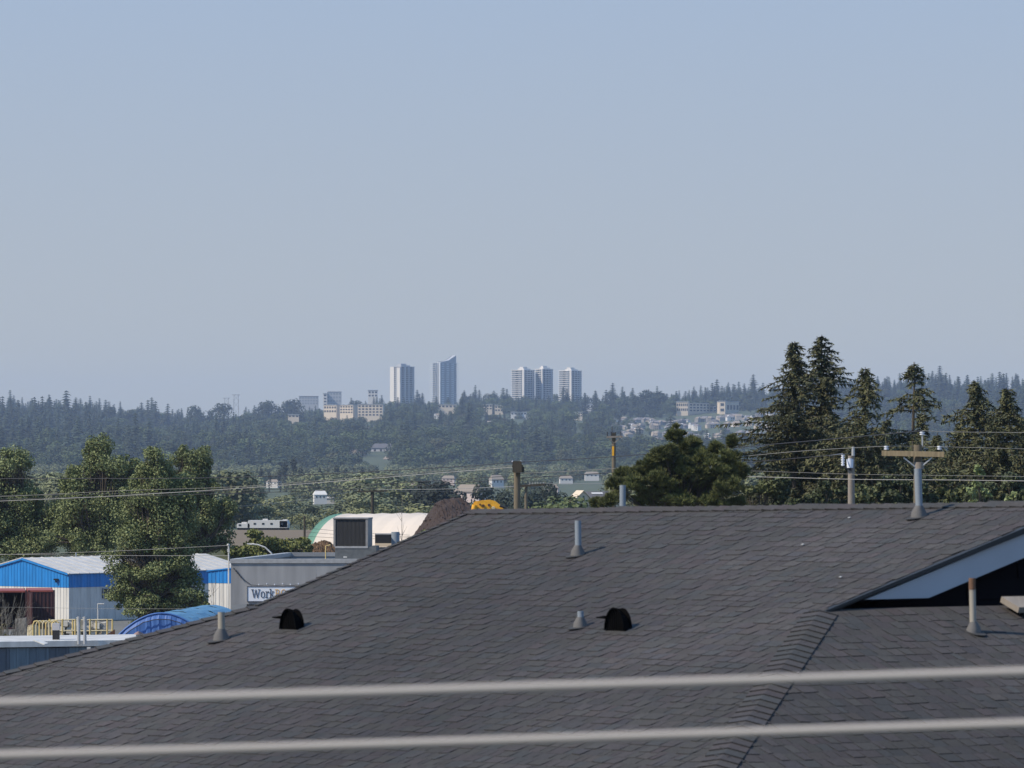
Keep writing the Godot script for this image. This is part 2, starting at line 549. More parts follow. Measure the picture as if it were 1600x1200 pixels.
	var hor := Vector3(along.x, 0, along.z).normalized()
	var k := along.y / Vector2(along.x, along.z).length()
	var th := gable_n * -0.03
	var drop := 0.205
	# the board's lower end is cut level, just above the skirt
	var lowy := rake.y + 0.085
	var q0 := rake + along * ((0.055 + 0.085) / along.y)
	var q1 := rake + along * ((0.055 + 0.085 + drop) / along.y)
	ff.prism([q0 + down * 0.055, r_end + down * 0.055, r_end + down * (0.055 + drop), q1 + down * (0.055 + drop)], th)
	put(ff, "rake_fascia", M.fascia, house)
	var dr := B.new()
	dr.prism([rake + gable_n * 0.03 - main_n * 0.0, r_end + gable_n * 0.03, r_end + gable_n * 0.03 + down * 0.06, rake + gable_n * 0.03 + down * 0.02], gable_n * -0.05)
	put(dr, "drip_edge", M.flashing_black, house)
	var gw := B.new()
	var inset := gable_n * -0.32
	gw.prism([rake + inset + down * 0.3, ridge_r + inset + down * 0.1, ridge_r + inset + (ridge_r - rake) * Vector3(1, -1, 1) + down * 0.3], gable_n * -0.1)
	put(gw, "gable_wall", M.siding_eave_shade, house)
	var lapy := rake.y + 0.05
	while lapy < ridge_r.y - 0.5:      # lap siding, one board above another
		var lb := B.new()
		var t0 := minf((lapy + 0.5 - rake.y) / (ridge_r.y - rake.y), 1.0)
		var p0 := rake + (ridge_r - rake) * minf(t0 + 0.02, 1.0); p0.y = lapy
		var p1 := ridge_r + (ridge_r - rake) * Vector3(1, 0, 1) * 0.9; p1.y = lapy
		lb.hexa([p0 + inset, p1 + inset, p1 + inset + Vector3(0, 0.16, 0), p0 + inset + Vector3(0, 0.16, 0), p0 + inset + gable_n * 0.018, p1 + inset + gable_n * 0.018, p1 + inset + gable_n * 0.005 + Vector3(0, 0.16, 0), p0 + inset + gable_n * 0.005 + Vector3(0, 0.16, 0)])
		put(lb, "siding_board", M.siding_eave_shade, house)
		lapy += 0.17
	var gr := B.new()      # the other half of that gable's roof, past the frame
	fan(gr, [ridge_r, ridge_r - main_c * 6.0, ridge_r - main_c * 6.0 + far_d * 6.0, ridge_r + far_d * 6.0], far_n, 0.04)
	# walls under the eaves
	var w := B.new()
	var wy := minf(eave_l.y, eave_r.y) - 0.1
	var plan := [eave_l - main_d * 0.8 + main_c * 0.6, eave_r - main_d * 0.8 + side_d * -0.4, eave_r - side_d * 0.8 + side_c * 7.0, ridge_r + far_d * 8.0, ridge_l + far_d * 8.0 - main_c * 2.0, eave_l + far_d * 9.0]
	var low := []
	for p in plan: low.append(Vector3(p.x, ground_y, p.z))
	w.prism(low, Vector3(0, wy - ground_y, 0))
	put(w, "house_wall", M.stucco, house)
	# vent pipes and hoods
	var pl := func(px: float, py: float) -> Vector3: return on_plane(px, py, main_o, main_n)
	vent_pipe(house, pl.call(903, 868), 0.31, 0.0285, M.pipe_blue, main_d, main_n, main_c)
	vent_pipe(house, pl.call(907, 980), 0.135, 0.027, M.pipe_blue, main_d, main_n, main_c)
	vent_pipe(house, pl.call(346, 1000), 0.245, 0.031, M.pipe_tan, main_d, main_n, main_c)
	vent_pipe(house, pl.call(1436, 808), 0.42, 0.031, M.pipe_blue, main_d, main_n, main_c, false, Vector3(-0.012, 0, 0))
	vent_pipe(house, on_plane(1521, 988, side_o, side_n), 0.44, 0.027, M.pipe_tan, side_d, side_n, side_c, true, Vector3(-0.012, 0, 0))
	var bp := ridge_l + (ridge_r - ridge_l) * 0.27 + far_d * 0.9
	var bx := at(973, 758, -bp.z)
	vent_pipe(house, Vector3(bx.x, bp.y, bp.z), bx.y - bp.y, 0.029, M.pipe_blue, far_d, far_n, main_c)
	hood_vent(house, pl.call(457, 983), main_d, main_n, main_c, 0.215)
	hood_vent(house, pl.call(967, 985), main_d, main_n, main_c, 0.225)
	var bd := B.new()      # the end of a board lying on the skirt roof
	var bdp := on_plane(1600, 966, side_o, side_n)
	bd.slab(bdp - side_c * 0.08 + side_n * 0.05, side_c * 1.6, side_d * -0.25, side_n * 0.05)
	put(bd, "gutter_end", M.wood_grey, house)
	# bird droppings and chips that lie on the shingles
	for q in [[1252, 854], [1325, 812], [1311, 905]]:
		var w0 := B.new()
		var c0: Vector3 = pl.call(q[0], q[1]) + main_n * 0.016
		w0.slab(c0, main_c * 0.018, main_d * -0.022, main_n * 0.004)
		put(w0, "white_chip", M.litter_white, house)

func fan(b: B, out: Array, n: Vector3, th: float) -> void:    # a flat polygon with thickness, any outline
	var c: Vector3 = (out[1] - out[0]).normalized()
	var d: Vector3 = n.cross(c).normalized()
	var p2 := PackedVector2Array()
	for p in out: p2.append(Vector2((p - out[0]).dot(c), (p - out[0]).dot(d)))
	var ix := Geometry2D.triangulate_polygon(p2)
	for i in range(0, ix.size(), 3):
		var x: Vector3 = out[ix[i]]; var y: Vector3 = out[ix[i + 1]]; var z: Vector3 = out[ix[i + 2]]
		if (y - x).cross(z - x).dot(n) < 0:
			var t := y; y = z; z = t
		b.tri(x, y, z)
		b.tri(x - n * th, z - n * th, y - n * th)
	for i in out.size():
		var x: Vector3 = out[i]; var y: Vector3 = out[(i + 1) % out.size()]
		b.quad(x, y, y - n * th, x - n * th)

# ---------------------------------------------------------------- plants
func leaf_quad(b: B, p: Vector3, nrm: Vector3, s: float, col: Color) -> void:
	var t := nrm.cross(Vector3(rr(-1, 1), rr(-1, 1), rr(-1, 1))).normalized() * s
	var u := nrm.cross(t).normalized() * s * rr(0.5, 0.8)
	b.col = col
	b.tri(p - t, p - u, p + t)
	b.tri(p - t, p + t, p + u)

func ball() -> Vector3:
	var z := rr(-1, 1); var w := rr(0, TAU); var r := sqrt(1 - z * z)
	return Vector3(r * cos(w), z, r * sin(w))

func leaves(b: B, blobs: Array, count: int, size: float, c0: Color, c1: Color) -> void:
	var total := 0.0
	for q in blobs: total += q[1].x * q[1].y
	for q in blobs:
		var k := int(count * q[1].x * q[1].y / total)
		for i in k:
			var dir := ball()
			var rad := pow(rng.randf(), 0.42)
			var wob := 1.0 + noise.get_noise_3dv((q[0] + dir * q[1]) * 14.0) * 0.5
			var p: Vector3 = q[0] + dir * q[1] * rad * wob
			var nrm := (dir * 0.4 + ball() * 1.0 + Vector3(0, 0.25, 0)).normalized()
			leaf_quad(b, p, nrm, size * rr(0.6, 1.2), c0.lerp(c1, rng.randf()))

func limbs(t: Node, foot: Vector3, blobs: Array, r: float, fork: float, m: Material) -> void:
	var b := B.new()
	var mid := Vector3.ZERO
	for q in blobs: mid += q[0] / blobs.size()
	var crotch := Vector3(lerpf(foot.x, mid.x, 0.5), foot.y + fork, lerpf(foot.z, mid.z, 0.5))
	b.tube([foot - Vector3(0, 0.2, 0), foot.lerp(crotch, 0.5) + Vector3(r * 0.3, 0, 0), crotch], [r * 1.25, r, r * 0.8], 9)
	for q in blobs:
		var e: Vector3 = q[0] + Vector3(0, q[1].y * 0.5, 0)
		var h := crotch.lerp(e, 0.5) + Vector3(rr(-1, 1), rr(-0.2, 0.8), rr(-1, 1)) * r * 2
		b.tube([crotch, h, e], [r * 0.45, r * 0.28, r * 0.06], 6)
		for i in 4:
			var f: Vector3 = q[0] + ball() * q[1] * 0.85
			b.tube([h, h.lerp(f, 0.6), f], [r * 0.16, r * 0.1, r * 0.03], 4)
	put(b, "trunk", m, t)

func broad_tree(called: String, label: String, foot: Vector3, blobs: Array, count: int, size: float, r: float, fork: float, group: String, c0: Color, c1: Color, cat := "tree") -> Node3D:
	var t := thing(called, label, cat, foot, group)
	limbs(t, foot, blobs, r, fork, M.bark)
	var b := B.new()
	leaves(b, blobs, count, size, c0, c1)
	put(b, "crown", M.leaf, t)
	return t

func pix_blobs(list: Array, d: float, deep := 0.8) -> Array:      # [px, py, half width, half height] -> ellipsoids d metres away
	var out := []
	for q in list:
		var s := d / F
		out.append([at(q[0], q[1], d + rr(-1.2, 1.2)), Vector3(q[2] * s, q[3] * s, q[2] * s * deep) * 0.95])
	return out

func fill_blobs(list: Array, d: float, per: int, deep := 0.8) -> Array:     # smaller clumps spread over each ellipse
	var out := []
	for q in list:
		for i in per:
			var a := ball()
			var k := pow(rng.randf(), 0.4) * 0.78
			var px: float = q[0] + a.x * q[2] * k; var py: float = q[1] + a.y * q[3] * k
			var z: float = a.z * k * q[2] * deep * d / F
			var s := d / F * rr(0.2, 0.46)
			out.append([at(px, py, d + z), Vector3(q[2] * s, minf(q[3], q[2]) * s, q[2] * s)])
	return out

func conifer(called: String, label: String, foot: Vector3, h: float, wide: float, group: String, c0: Color, c1: Color, start := 0.08, droop := 0.35, gap := 0.0, lean := Vector3.ZERO) -> Node3D:
	var t := thing(called, label, "tree", foot, group)
	var b := B.new()
	b.tube([foot - Vector3(0, 0.2, 0), foot + Vector3(0, h * 0.5, 0) + lean * 0.4, foot + Vector3(0, h * 0.99, 0) + lean], [h * 0.017, h * 0.01, 0.015], 8)
	var nb := B.new()
	var many := int(h * 36.0)
	for i in many:
		var k := start + (0.985 - start) * pow((i + rng.randf()) / many, 1.1)
		var w := i * 2.39996 + rr(-0.5, 0.5)
		var dir := Vector3(cos(w), 0, sin(w))
		var lump := noise.get_noise_3d(cos(w) * 26.0, k * h * 34.0 + foot.x * 7.0, sin(w) * 26.0)
		if lump < -0.3 + gap: continue
		var l := (minf(h * 0.46 * pow(1.0 - k, 1.05), wide * 1.45) * (0.85 + lump * 2.3) + 0.1) * rr(0.65, 1.2)
		var spine := foot + Vector3(0, k * h, 0) + lean * k
		var tip := spine + dir * l + Vector3(0, l * (0.3 - droop * rr(0.5, 1.5)), 0)
		var bend := spine + dir * l * 0.5 + Vector3(0, l * 0.05, 0)
		b.tube([spine, bend, tip], [0.026 * (1.2 - k), 0.016, 0.006], 4, false)
		var n := int(5 + l * 9.0)
		var side := dir.cross(Vector3.UP)
		for j in n:
			var s := (j + rr(0.2, 1.0)) / n
			var p := spine.lerp(bend, s * 2) if s < 0.5 else bend.lerp(tip, s * 2 - 1)
			for q in 5:
				var out := (dir * rr(0.0, 0.9) + side * rr(-1, 1) + Vector3(0, rr(-0.9, 0.25), 0)).normalized()
				var ln := rr(0.14, 0.34) * (0.65 + 0.35 * (1 - k))
				var wv := out.cross(Vector3(rr(-1, 1), 1.2, rr(-1, 1))).normalized() * ln * rr(0.13, 0.22)
				nb.col = c0.lerp(c1, rng.randf())
				nb.tri(p - wv, p + wv, p + out * ln + wv * 0.5)
				nb.tri(p - wv, p + out * ln + wv * 0.5, p + out * ln * 1.15 - wv * 0.3)
	put(b, "trunk", M.bark, t)
	put(nb, "crown", M.needle, t)
	return t

func pine(called: String, label: String, foot: Vector3, blobs: Array, per: int) -> Node3D:
	var t := thing(called, label, "tree", foot)
	limbs(t, foot, blobs, 0.11, 8.5, M.bark)
	var b := B.new()
	for q in blobs:
		for m in 13:
			var hub: Vector3 = q[0] + ball() * q[1] * pow(rng.randf(), 0.6)
			var tint := rr(0.7, 1.25)
			for i in per:
				var dir := ball()
				if dir.y < -0.2 and rng.randf() < 0.7: dir.y = -dir.y
				var p: Vector3 = hub + dir * q[1] * rr(0.15, 0.42)
				var up := (dir + Vector3(0, 0.9, 0)).normalized()
				for j in 10:      # a tuft of needles fanning out of a shoot
					var out := (up + ball() * 0.7).normalized()
					var ln := rr(0.12, 0.26)
					var wv := out.cross(ball()).normalized() * ln * 0.1
					var g := rr(0.6, 1.15) * tint
					b.col = Color(0.105 * g, 0.118 * g, 0.034 * g)
					b.tri(p - wv, p + wv, p + out * ln)
	put(b, "crown", M.needle, t)
	return t

func far_conifer_mesh(k: int, seed_: int) -> ArrayMesh:      # 1 m high, base at the origin
	rng.seed = seed_
	var b := B.new()
	b.col = Color(0.5, 0.45, 0.4)
	b.tube([Vector3.ZERO, Vector3(0, 0.9, 0)], [0.016, 0.004], 5, false)
	for i in k:
		var y := 0.1 + 0.88 * float(i) / k
		var r := 0.17 * pow(1.0 - (y - 0.08), 0.8) * rr(0.75, 1.2)
		var w := rr(0, TAU)
		for j in 9:
			var a := w + TAU * j / 9.0 + rr(-0.2, 0.2)
			var l := r * rr(0.6, 1.25)
			var dir := Vector3(cos(a), 0, sin(a)); var sd := Vector3(-sin(a), 0, cos(a)) * l * 0.38
			var g := rr(0.7, 1.2)
			b.col = Color(g, g, g)
			b.tri(Vector3(0, y + 0.035, 0), dir * l + sd + Vector3(0, y - l * 0.35, 0), dir * l - sd + Vector3(0, y - l * 0.35, 0))
	return b.mesh()

func far_broad_mesh(seed_: int, wide: float, count: int) -> ArrayMesh:      # 1 m high
	rng.seed = seed_
	var b := B.new()
	b.col = Color(0.6, 0.5, 0.4)
	b.tube([Vector3.ZERO, Vector3(0, 0.6, 0)], [0.02, 0.008], 5, false)
	var blobs := []
	for i in 9:
		var a := ball()
		blobs.append([Vector3(a.x * wide * 0.5, 0.5 + a.y * 0.3, a.z * wide * 0.5), Vector3(wide * 0.42, 0.22, wide * 0.42) * rr(0.7, 1.15)])
	for q in blobs:
		for i in count / 9:
			var dir := ball()
			var p: Vector3 = q[0] + dir * q[1] * rr(0.75, 1.05)
			if p.y < 0.04: continue
			var g := rr(0.7, 1.2)
			leaf_quad(b, p, (dir + ball() * 0.6).normalized(), 0.029 * rr(0.7, 1.3), Color(g, g, g))
	return b.mesh()

func mass(called: String, label: String, category: String, mesh: Mesh, xf: Array, cols: Array) -> void:
	var mm := MultiMesh.new()
	mm.transform_format = MultiMesh.TRANSFORM_3D
	mm.use_colors = true
	mm.mesh = mesh
	mm.instance_count = xf.size()
	for i in xf.size():
		mm.set_instance_transform(i, xf[i])
		mm.set_instance_color(i, cols[i])
	var o := MultiMeshInstance3D.new()
	o.name = numbered(called)
	o.multimesh = mm
	o.material_override = M.far_leaf
	add_child(o)
	tag(o, label, category, "", "stuff")

func stand(p: Vector3, h: float, w: float) -> Transform3D:
	return Transform3D(Basis(Vector3.UP, rng.randf() * TAU).scaled(Vector3(h * w, h, h * w)), p)

# what must stay in view: [from px, to px, its foot, its distance]
const VIEWS := [[504, 600, 646, 6600], [684, 713, 636, 6800], [755, 786, 640, 6700], [798, 828, 648, 6400], [896, 910, 650, 6400], [912, 927, 637, 6700], [1057, 1156, 643, 6520], [450, 467, 652, 6300], [466, 534, 630, 7350], [611, 646, 617, 7500], [677, 713, 615, 7500], [800, 863, 616, 7500], [874, 908, 616, 7480], [547, 573, 714, 4560], [580, 613, 707, 4750], [598, 614, 722, 4440]]
func blocks_view(px: float, d: float, y: float, h: float, half: float) -> bool:
	var top := LEVEL - (y + h - EYE) * F / d
	var w := half * F / d
	for v in VIEWS:
		if px + w > v[0] and px - w < v[1] and d < v[3] and d > v[3] - 2200 and top < v[2]: return true
	return false

var con_mesh := []
var bro_mesh := []
var pop_mesh: Mesh
func forest() -> void:
	for i in 3: con_mesh.append(far_conifer_mesh(15, 50 + i))
	for i in 3: bro_mesh.append(far_broad_mesh(60 + i, 0.42, 1100))
	pop_mesh = far_broad_mesh(77, 0.13, 300)
	rng.seed = 5
	var cx := [[], [], []]; var cc := [[], [], []]
	var bx := [[], [], []]; var bc := [[], [], []]
	var d := 3900.0
	while d < 7700.0:
		var px := -330.0
		var step := 19.0
		while px < 1930.0:
			var q := px + rr(-6, 6)
			var dd := d + rr(-14, 14)
			px += step / d * F
			var p := on_land(q, dd)
			# houses in clearings on the right of the slope
			var town := smoothstep(930, 1000, q) * (1.0 - smoothstep(1210, 1290, q)) * smoothstep(4700, 4900, dd) * (1.0 - smoothstep(6300, 6500, dd))
			if rng.randf() < town * 0.9: continue
			var open := noise.get_noise_2d(p.x * 0.5, p.z * 0.35)
			if open > 0.26 and dd > 4300: continue
			var kind := noise.get_noise_2d(p.x * 0.28 + 900, p.z * 0.2)
			var leftish := 1.0 - smoothstep(140, 190, q)
			var con := kind + leftish * 0.8 * smoothstep(4500, 5600, dd) + smoothstep(1150, 1300, q) * 0.35 + (0.12 if dd > 6700 else -0.12) - town
			var swell := 0.85 + 0.75 * noise.get_noise_2d(p.x * 1.1 + 300, p.z * 0.8)
			var h := rr(15, 27) * (1.0 - 0.62 * town) * swell
			if blocks_view(q, dd, p.y, h, 3.0): continue
			if con + rr(-0.22, 0.22) > 0.08:
				h *= 1.0 if blocks_view(q, dd, p.y, h * 1.3, 3.0) else rr(1.05, 1.3)
				h += leftish * 5
				var i := rng.randi() % 3
				cx[i].append(stand(p, h, rr(1.0, 1.9)))
				var g := rr(0.6, 1.5)
				cc[i].append(Color(0.026 * g, 0.04 * g, 0.024 * g))
			else:
				var i := rng.randi() % 3
				bx[i].append(stand(p, h * 0.85, rr(1.1, 2.0)))
				var g := rr(0.55, 1.6)
				bc[i].append(Color(0.06 * g, 0.08 * g, 0.03 * g).lerp(Color(0.085, 0.068, 0.04), 0.5 if rng.randf() < 0.06 else 0.0))
		d += 24.0 + (d - 3900.0) * 0.006
	for i in 3:
		mass("conifer_forest", ["dark green conifers massed over the far slope", "dark conifers of the ridge between the clearings", "tall dark firs filling the far hillside"][i], "forest", con_mesh[i], cx[i], cc[i])
		mass("deciduous_woods", ["rounded green trees massed over the far slope", "pale green broadleaf trees between the far firs", "mid green broadleaf woods low on the far slope"][i], "woods", bro_mesh[i], bx[i], bc[i])

func far_tree(called: String, label: String, px: float, top: float, d: float, mesh: Mesh, w: float, col: Color, group: String) -> void:
	var p := on_land(px, d)
	var h := EYE + (LEVEL - top) / F * d - p.y
	var t := thing(called, label, "tree", p, group)
	var o := MeshInstance3D.new()
	o.name = "crown"
	o.mesh = mesh
	var m: StandardMaterial3D = M[str(col)] if M.has(str(col)) else M.far_leaf.duplicate()
	M[str(col)] = m
	m.albedo_color = col.linear_to_srgb()
	o.material_override = m
	o.scale = Vector3(h * w, h, h * w)
	o.rotation.y = rr(0, TAU)
	t.add_child(o)
	var b := B.new()
	b.tube([p - Vector3(0, 1, 0), p + Vector3(0, h * 0.35, 0)], [h * 0.02, h * 0.012], 5)
	put(b, "trunk", M.bark, t)

const NTH := ["first", "second", "third", "fourth", "fifth", "sixth", "seventh", "eighth", "ninth", "tenth", "eleventh", "twelfth", "thirteenth", "fourteenth", "fifteenth", "sixteenth"]
var run_of := {}
func nth(text: String) -> String:      # counts the members of one row from the picture's left side
	var k: int = run_of.get(text, 0)
	run_of[text] = k + 1
	return text.replace("#", NTH[k % 16])

const HOUSES := [[728, 46, 779, 2000], [778, 20, 756, 3000], [505, 30, 778, 1900], [935, 70, 792, 1000], [648, 22, 766, 2600], [700, 20, 752, 3200], [860, 24, 768, 2400], [885, 20, 752, 3300], [925, 22, 745, 3600], [425, 20, 757, 3000]]

func skyline() -> void:
	rng.seed = 21
	var dark := Color(0.024, 0.036, 0.024)
	var g := "single trees along the far skyline"
	var left := [[-8, 612], [4, 616], [16, 619], [29, 622], [54, 617], [66, 616], [78, 617], [103, 620], [118, 622], [134, 625], [147, 634]]
	for q in left: far_tree("skyline_fir", nth("dark fir spire in the tall dark stand on the skyline, the # from the left"), q[0], q[1], 5900 + rr(-60, 60), con_mesh[rng.randi() % 3], rr(1.0, 1.3), dark, g)
	for q in [[231, 622], [243, 624], [262, 628]]: far_tree("skyline_fir", nth("dark fir in the small skyline clump above the big tree, the # from the left"), q[0], q[1], 6400 + rr(-60, 60), con_mesh[rng.randi() % 3], 1.2, dark, g)
	for q in [[167, 632], [200, 638], [310, 630], [344, 626]]: far_tree("skyline_oak", nth("rounded tree on the low skyline near the pylons, the # from the left"), q[0], q[1], 6500.0, bro_mesh[rng.randi() % 3], 1.3, Color(0.04, 0.055, 0.03), g)
	for q in [[410, 624], [424, 622], [455, 622], [463, 619]]: far_tree("skyline_oak", nth("rounded skyline tree beside the pale low apartment block, the # from the left"), q[0], q[1], 6600.0, bro_mesh[rng.randi() % 3], 1.1, Color(0.035, 0.05, 0.03), g)
	for q in [[652, 607], [660, 612], [725, 612], [735, 614], [742, 612]]: far_tree("skyline_fir", nth("dark tree beside the slant-topped tower, the # from the left"), q[0], q[1], 7050.0, con_mesh[rng.randi() % 3], 1.5, dark, g)
	for q in [[768, 612], [790, 616], [820, 616], [843, 619]]: far_tree("skyline_oak", nth("rounded tree at the feet of the white tower pair, the # from the left"), q[0], q[1], 7000.0, bro_mesh[rng.randi() % 3], 1.4, Color(0.035, 0.05, 0.03), g)
	for q in [[880, 603], [886, 605], [895, 612]]: far_tree("skyline_fir", nth("dark fir standing in front of the last white tower, the # from the left"), q[0], q[1], 6700.0, con_mesh[rng.randi() % 3], 1.5, dark, g)
	for q in [[914, 612], [930, 608], [947, 607], [958, 606], [975, 610]]: far_tree("skyline_fir", nth("dark fir on the skyline just past the white towers, the # from the left"), q[0], q[1], 6500.0, con_mesh[rng.randi() % 3], 1.5, dark, g)
	for q in [[1002, 606], [1016, 604], [1024, 609]]: far_tree("skyline_oak", nth("broad round skyline tree above the yellow-marked pole, the # from the left"), q[0], q[1], 6500.0, bro_mesh[rng.randi() % 3], 1.6, Color(0.035, 0.05, 0.03), g)
	for q in [[1057, 609], [1082, 608], [1102, 603], [1113, 596], [1120, 590], [1148, 599], [1163, 597], [1178, 598], [1192, 596]]: far_tree("skyline_fir", nth("dark fir on the skyline above the cream school building, the # from the left"), q[0], q[1], 6700.0, con_mesh[rng.randi() % 3], 1.35, dark, g)
	for q in [[1316, 583], [1372, 590], [1438, 582], [1470, 579], [1478, 578], [1498, 584], [1512, 581], [1528, 584], [1544, 586], [1562, 576], [1568, 579], [1590, 583]]: far_tree("skyline_fir", nth("dark fir on the high skyline behind the near conifers, the # from the left"), q[0], q[1] + 2, 6400 + rr(-60, 60), con_mesh[rng.randi() % 3], 1.3, dark, g)
	# a row of tall poplars at the foot of the slope
	for q in [[408, 728], [421, 734], [438, 730], [447, 716], [459, 709], [470, 727], [484, 733], [499, 727], [512, 733], [526, 722], [540, 728], [553, 734], [567, 727], [579, 733], [590, 729], [603, 735]]:
		far_tree("poplar", nth("slim poplar in the row at the far slope's foot, the # from the left"), q[0], q[1], 2700 + rr(-40, 40), pop_mesh, rr(1.0, 1.4), Color(0.03, 0.038, 0.022), "poplars at the foot of the slope")
	# trees of the valley floor
	var vg := "broadleaf trees on the valley floor"
	var c := [Color(0.22, 0.225, 0.1), Color(0.17, 0.185, 0.085), Color(0.11, 0.13, 0.075)]
	for q in [[372, 772, 1250], [388, 790, 1050], [398, 768, 1300], [420, 786, 1060], [428, 772, 1280], [446, 792, 1040], [455, 770, 1290], [470, 800, 980], [478, 784, 1080], [490, 806, 930], [505, 786, 1100], [528, 796, 960], [530, 778, 1150]]:
		far_tree("valley_tree", nth("leafy tree in the belt behind the white trailers, the # from the left"), q[0], q[1], q[2], bro_mesh[rng.randi() % 3], rr(2.0, 2.7), c[rng.randi() % 3], vg)
	for q in [[545, 798, 850], [560, 766, 1200], [568, 790, 900], [590, 758, 1250], [600, 784, 920], [615, 750, 1250], [625, 782, 930], [640, 746, 1220], [650, 778, 900], [665, 756, 1200]]:
		far_tree("valley_tree", nth("leafy tree rising behind the cream fabric shelter, the # from the left"), q[0], q[1], q[2], bro_mesh[rng.randi() % 3], rr(2.0, 2.7), c[rng.randi() % 2], vg)
	for q in [[672, 744, 1000], [684, 741, 1000], [695, 745, 980]]:
		far_tree("valley_tree", nth("dark tree above the compost heap's peak, the # from the left"), q[0], q[1], q[2], bro_mesh[rng.randi() % 3], 1.4, Color(0.022, 0.03, 0.022), vg)
	for q in [[753, 745, 950], [778, 764, 900], [790, 770, 800], [798, 760, 900], [832, 764, 800], [835, 742, 1000], [850, 748, 980], [858, 766, 800], [868, 762, 820]]:
		far_tree("valley_tree", nth("dark tree beside the stout middle utility pole, the # from the left"), q[0], q[1], q[2], bro_mesh[rng.randi() % 3], rr(0.9, 1.2), Color(0.03, 0.042, 0.028), vg)
	for q in [[876, 762, 700], [886, 766, 690]]:
		far_tree("valley_tree", nth("yellow green tree beside the cream house gable, the # from the left"), q[0], q[1], q[2], bro_mesh[rng.randi() % 3], 1.6, Color(0.1, 0.125, 0.045), vg)
	rng.seed = 33
	var xf := []; var cs := []
	for i in 5200:      # the rest of the valley's trees and hedgerows
		var dd := 1000.0 + 2950.0 * pow(rng.randf(), 1.3)
		var q := rr(-200, 1800)
		var p := on_land(q, dd)
		if noise.get_noise_2d(p.x * 0.6, p.z * 0.3) < -0.25: continue
		var hides := false
		for v in HOUSES: hides = hides or (absf(q - v[0]) < v[1] / 2 + 50.0 * 1000.0 / dd and dd < v[3] + 20 and LEVEL - (p.y + 13.0 - EYE) * F / dd < v[2] + 4)
		if hides: continue
		xf.append(stand(p, rr(7, 13), rr(1.2, 1.9)))
		var k := rr(0.6, 1.5)
		cs.append(Color(0.15 * k, 0.165 * k, 0.085 * k))
	mass("valley_woods", "hedgerows and copses across the valley floor", "woods", bro_mesh[0], xf, cs)

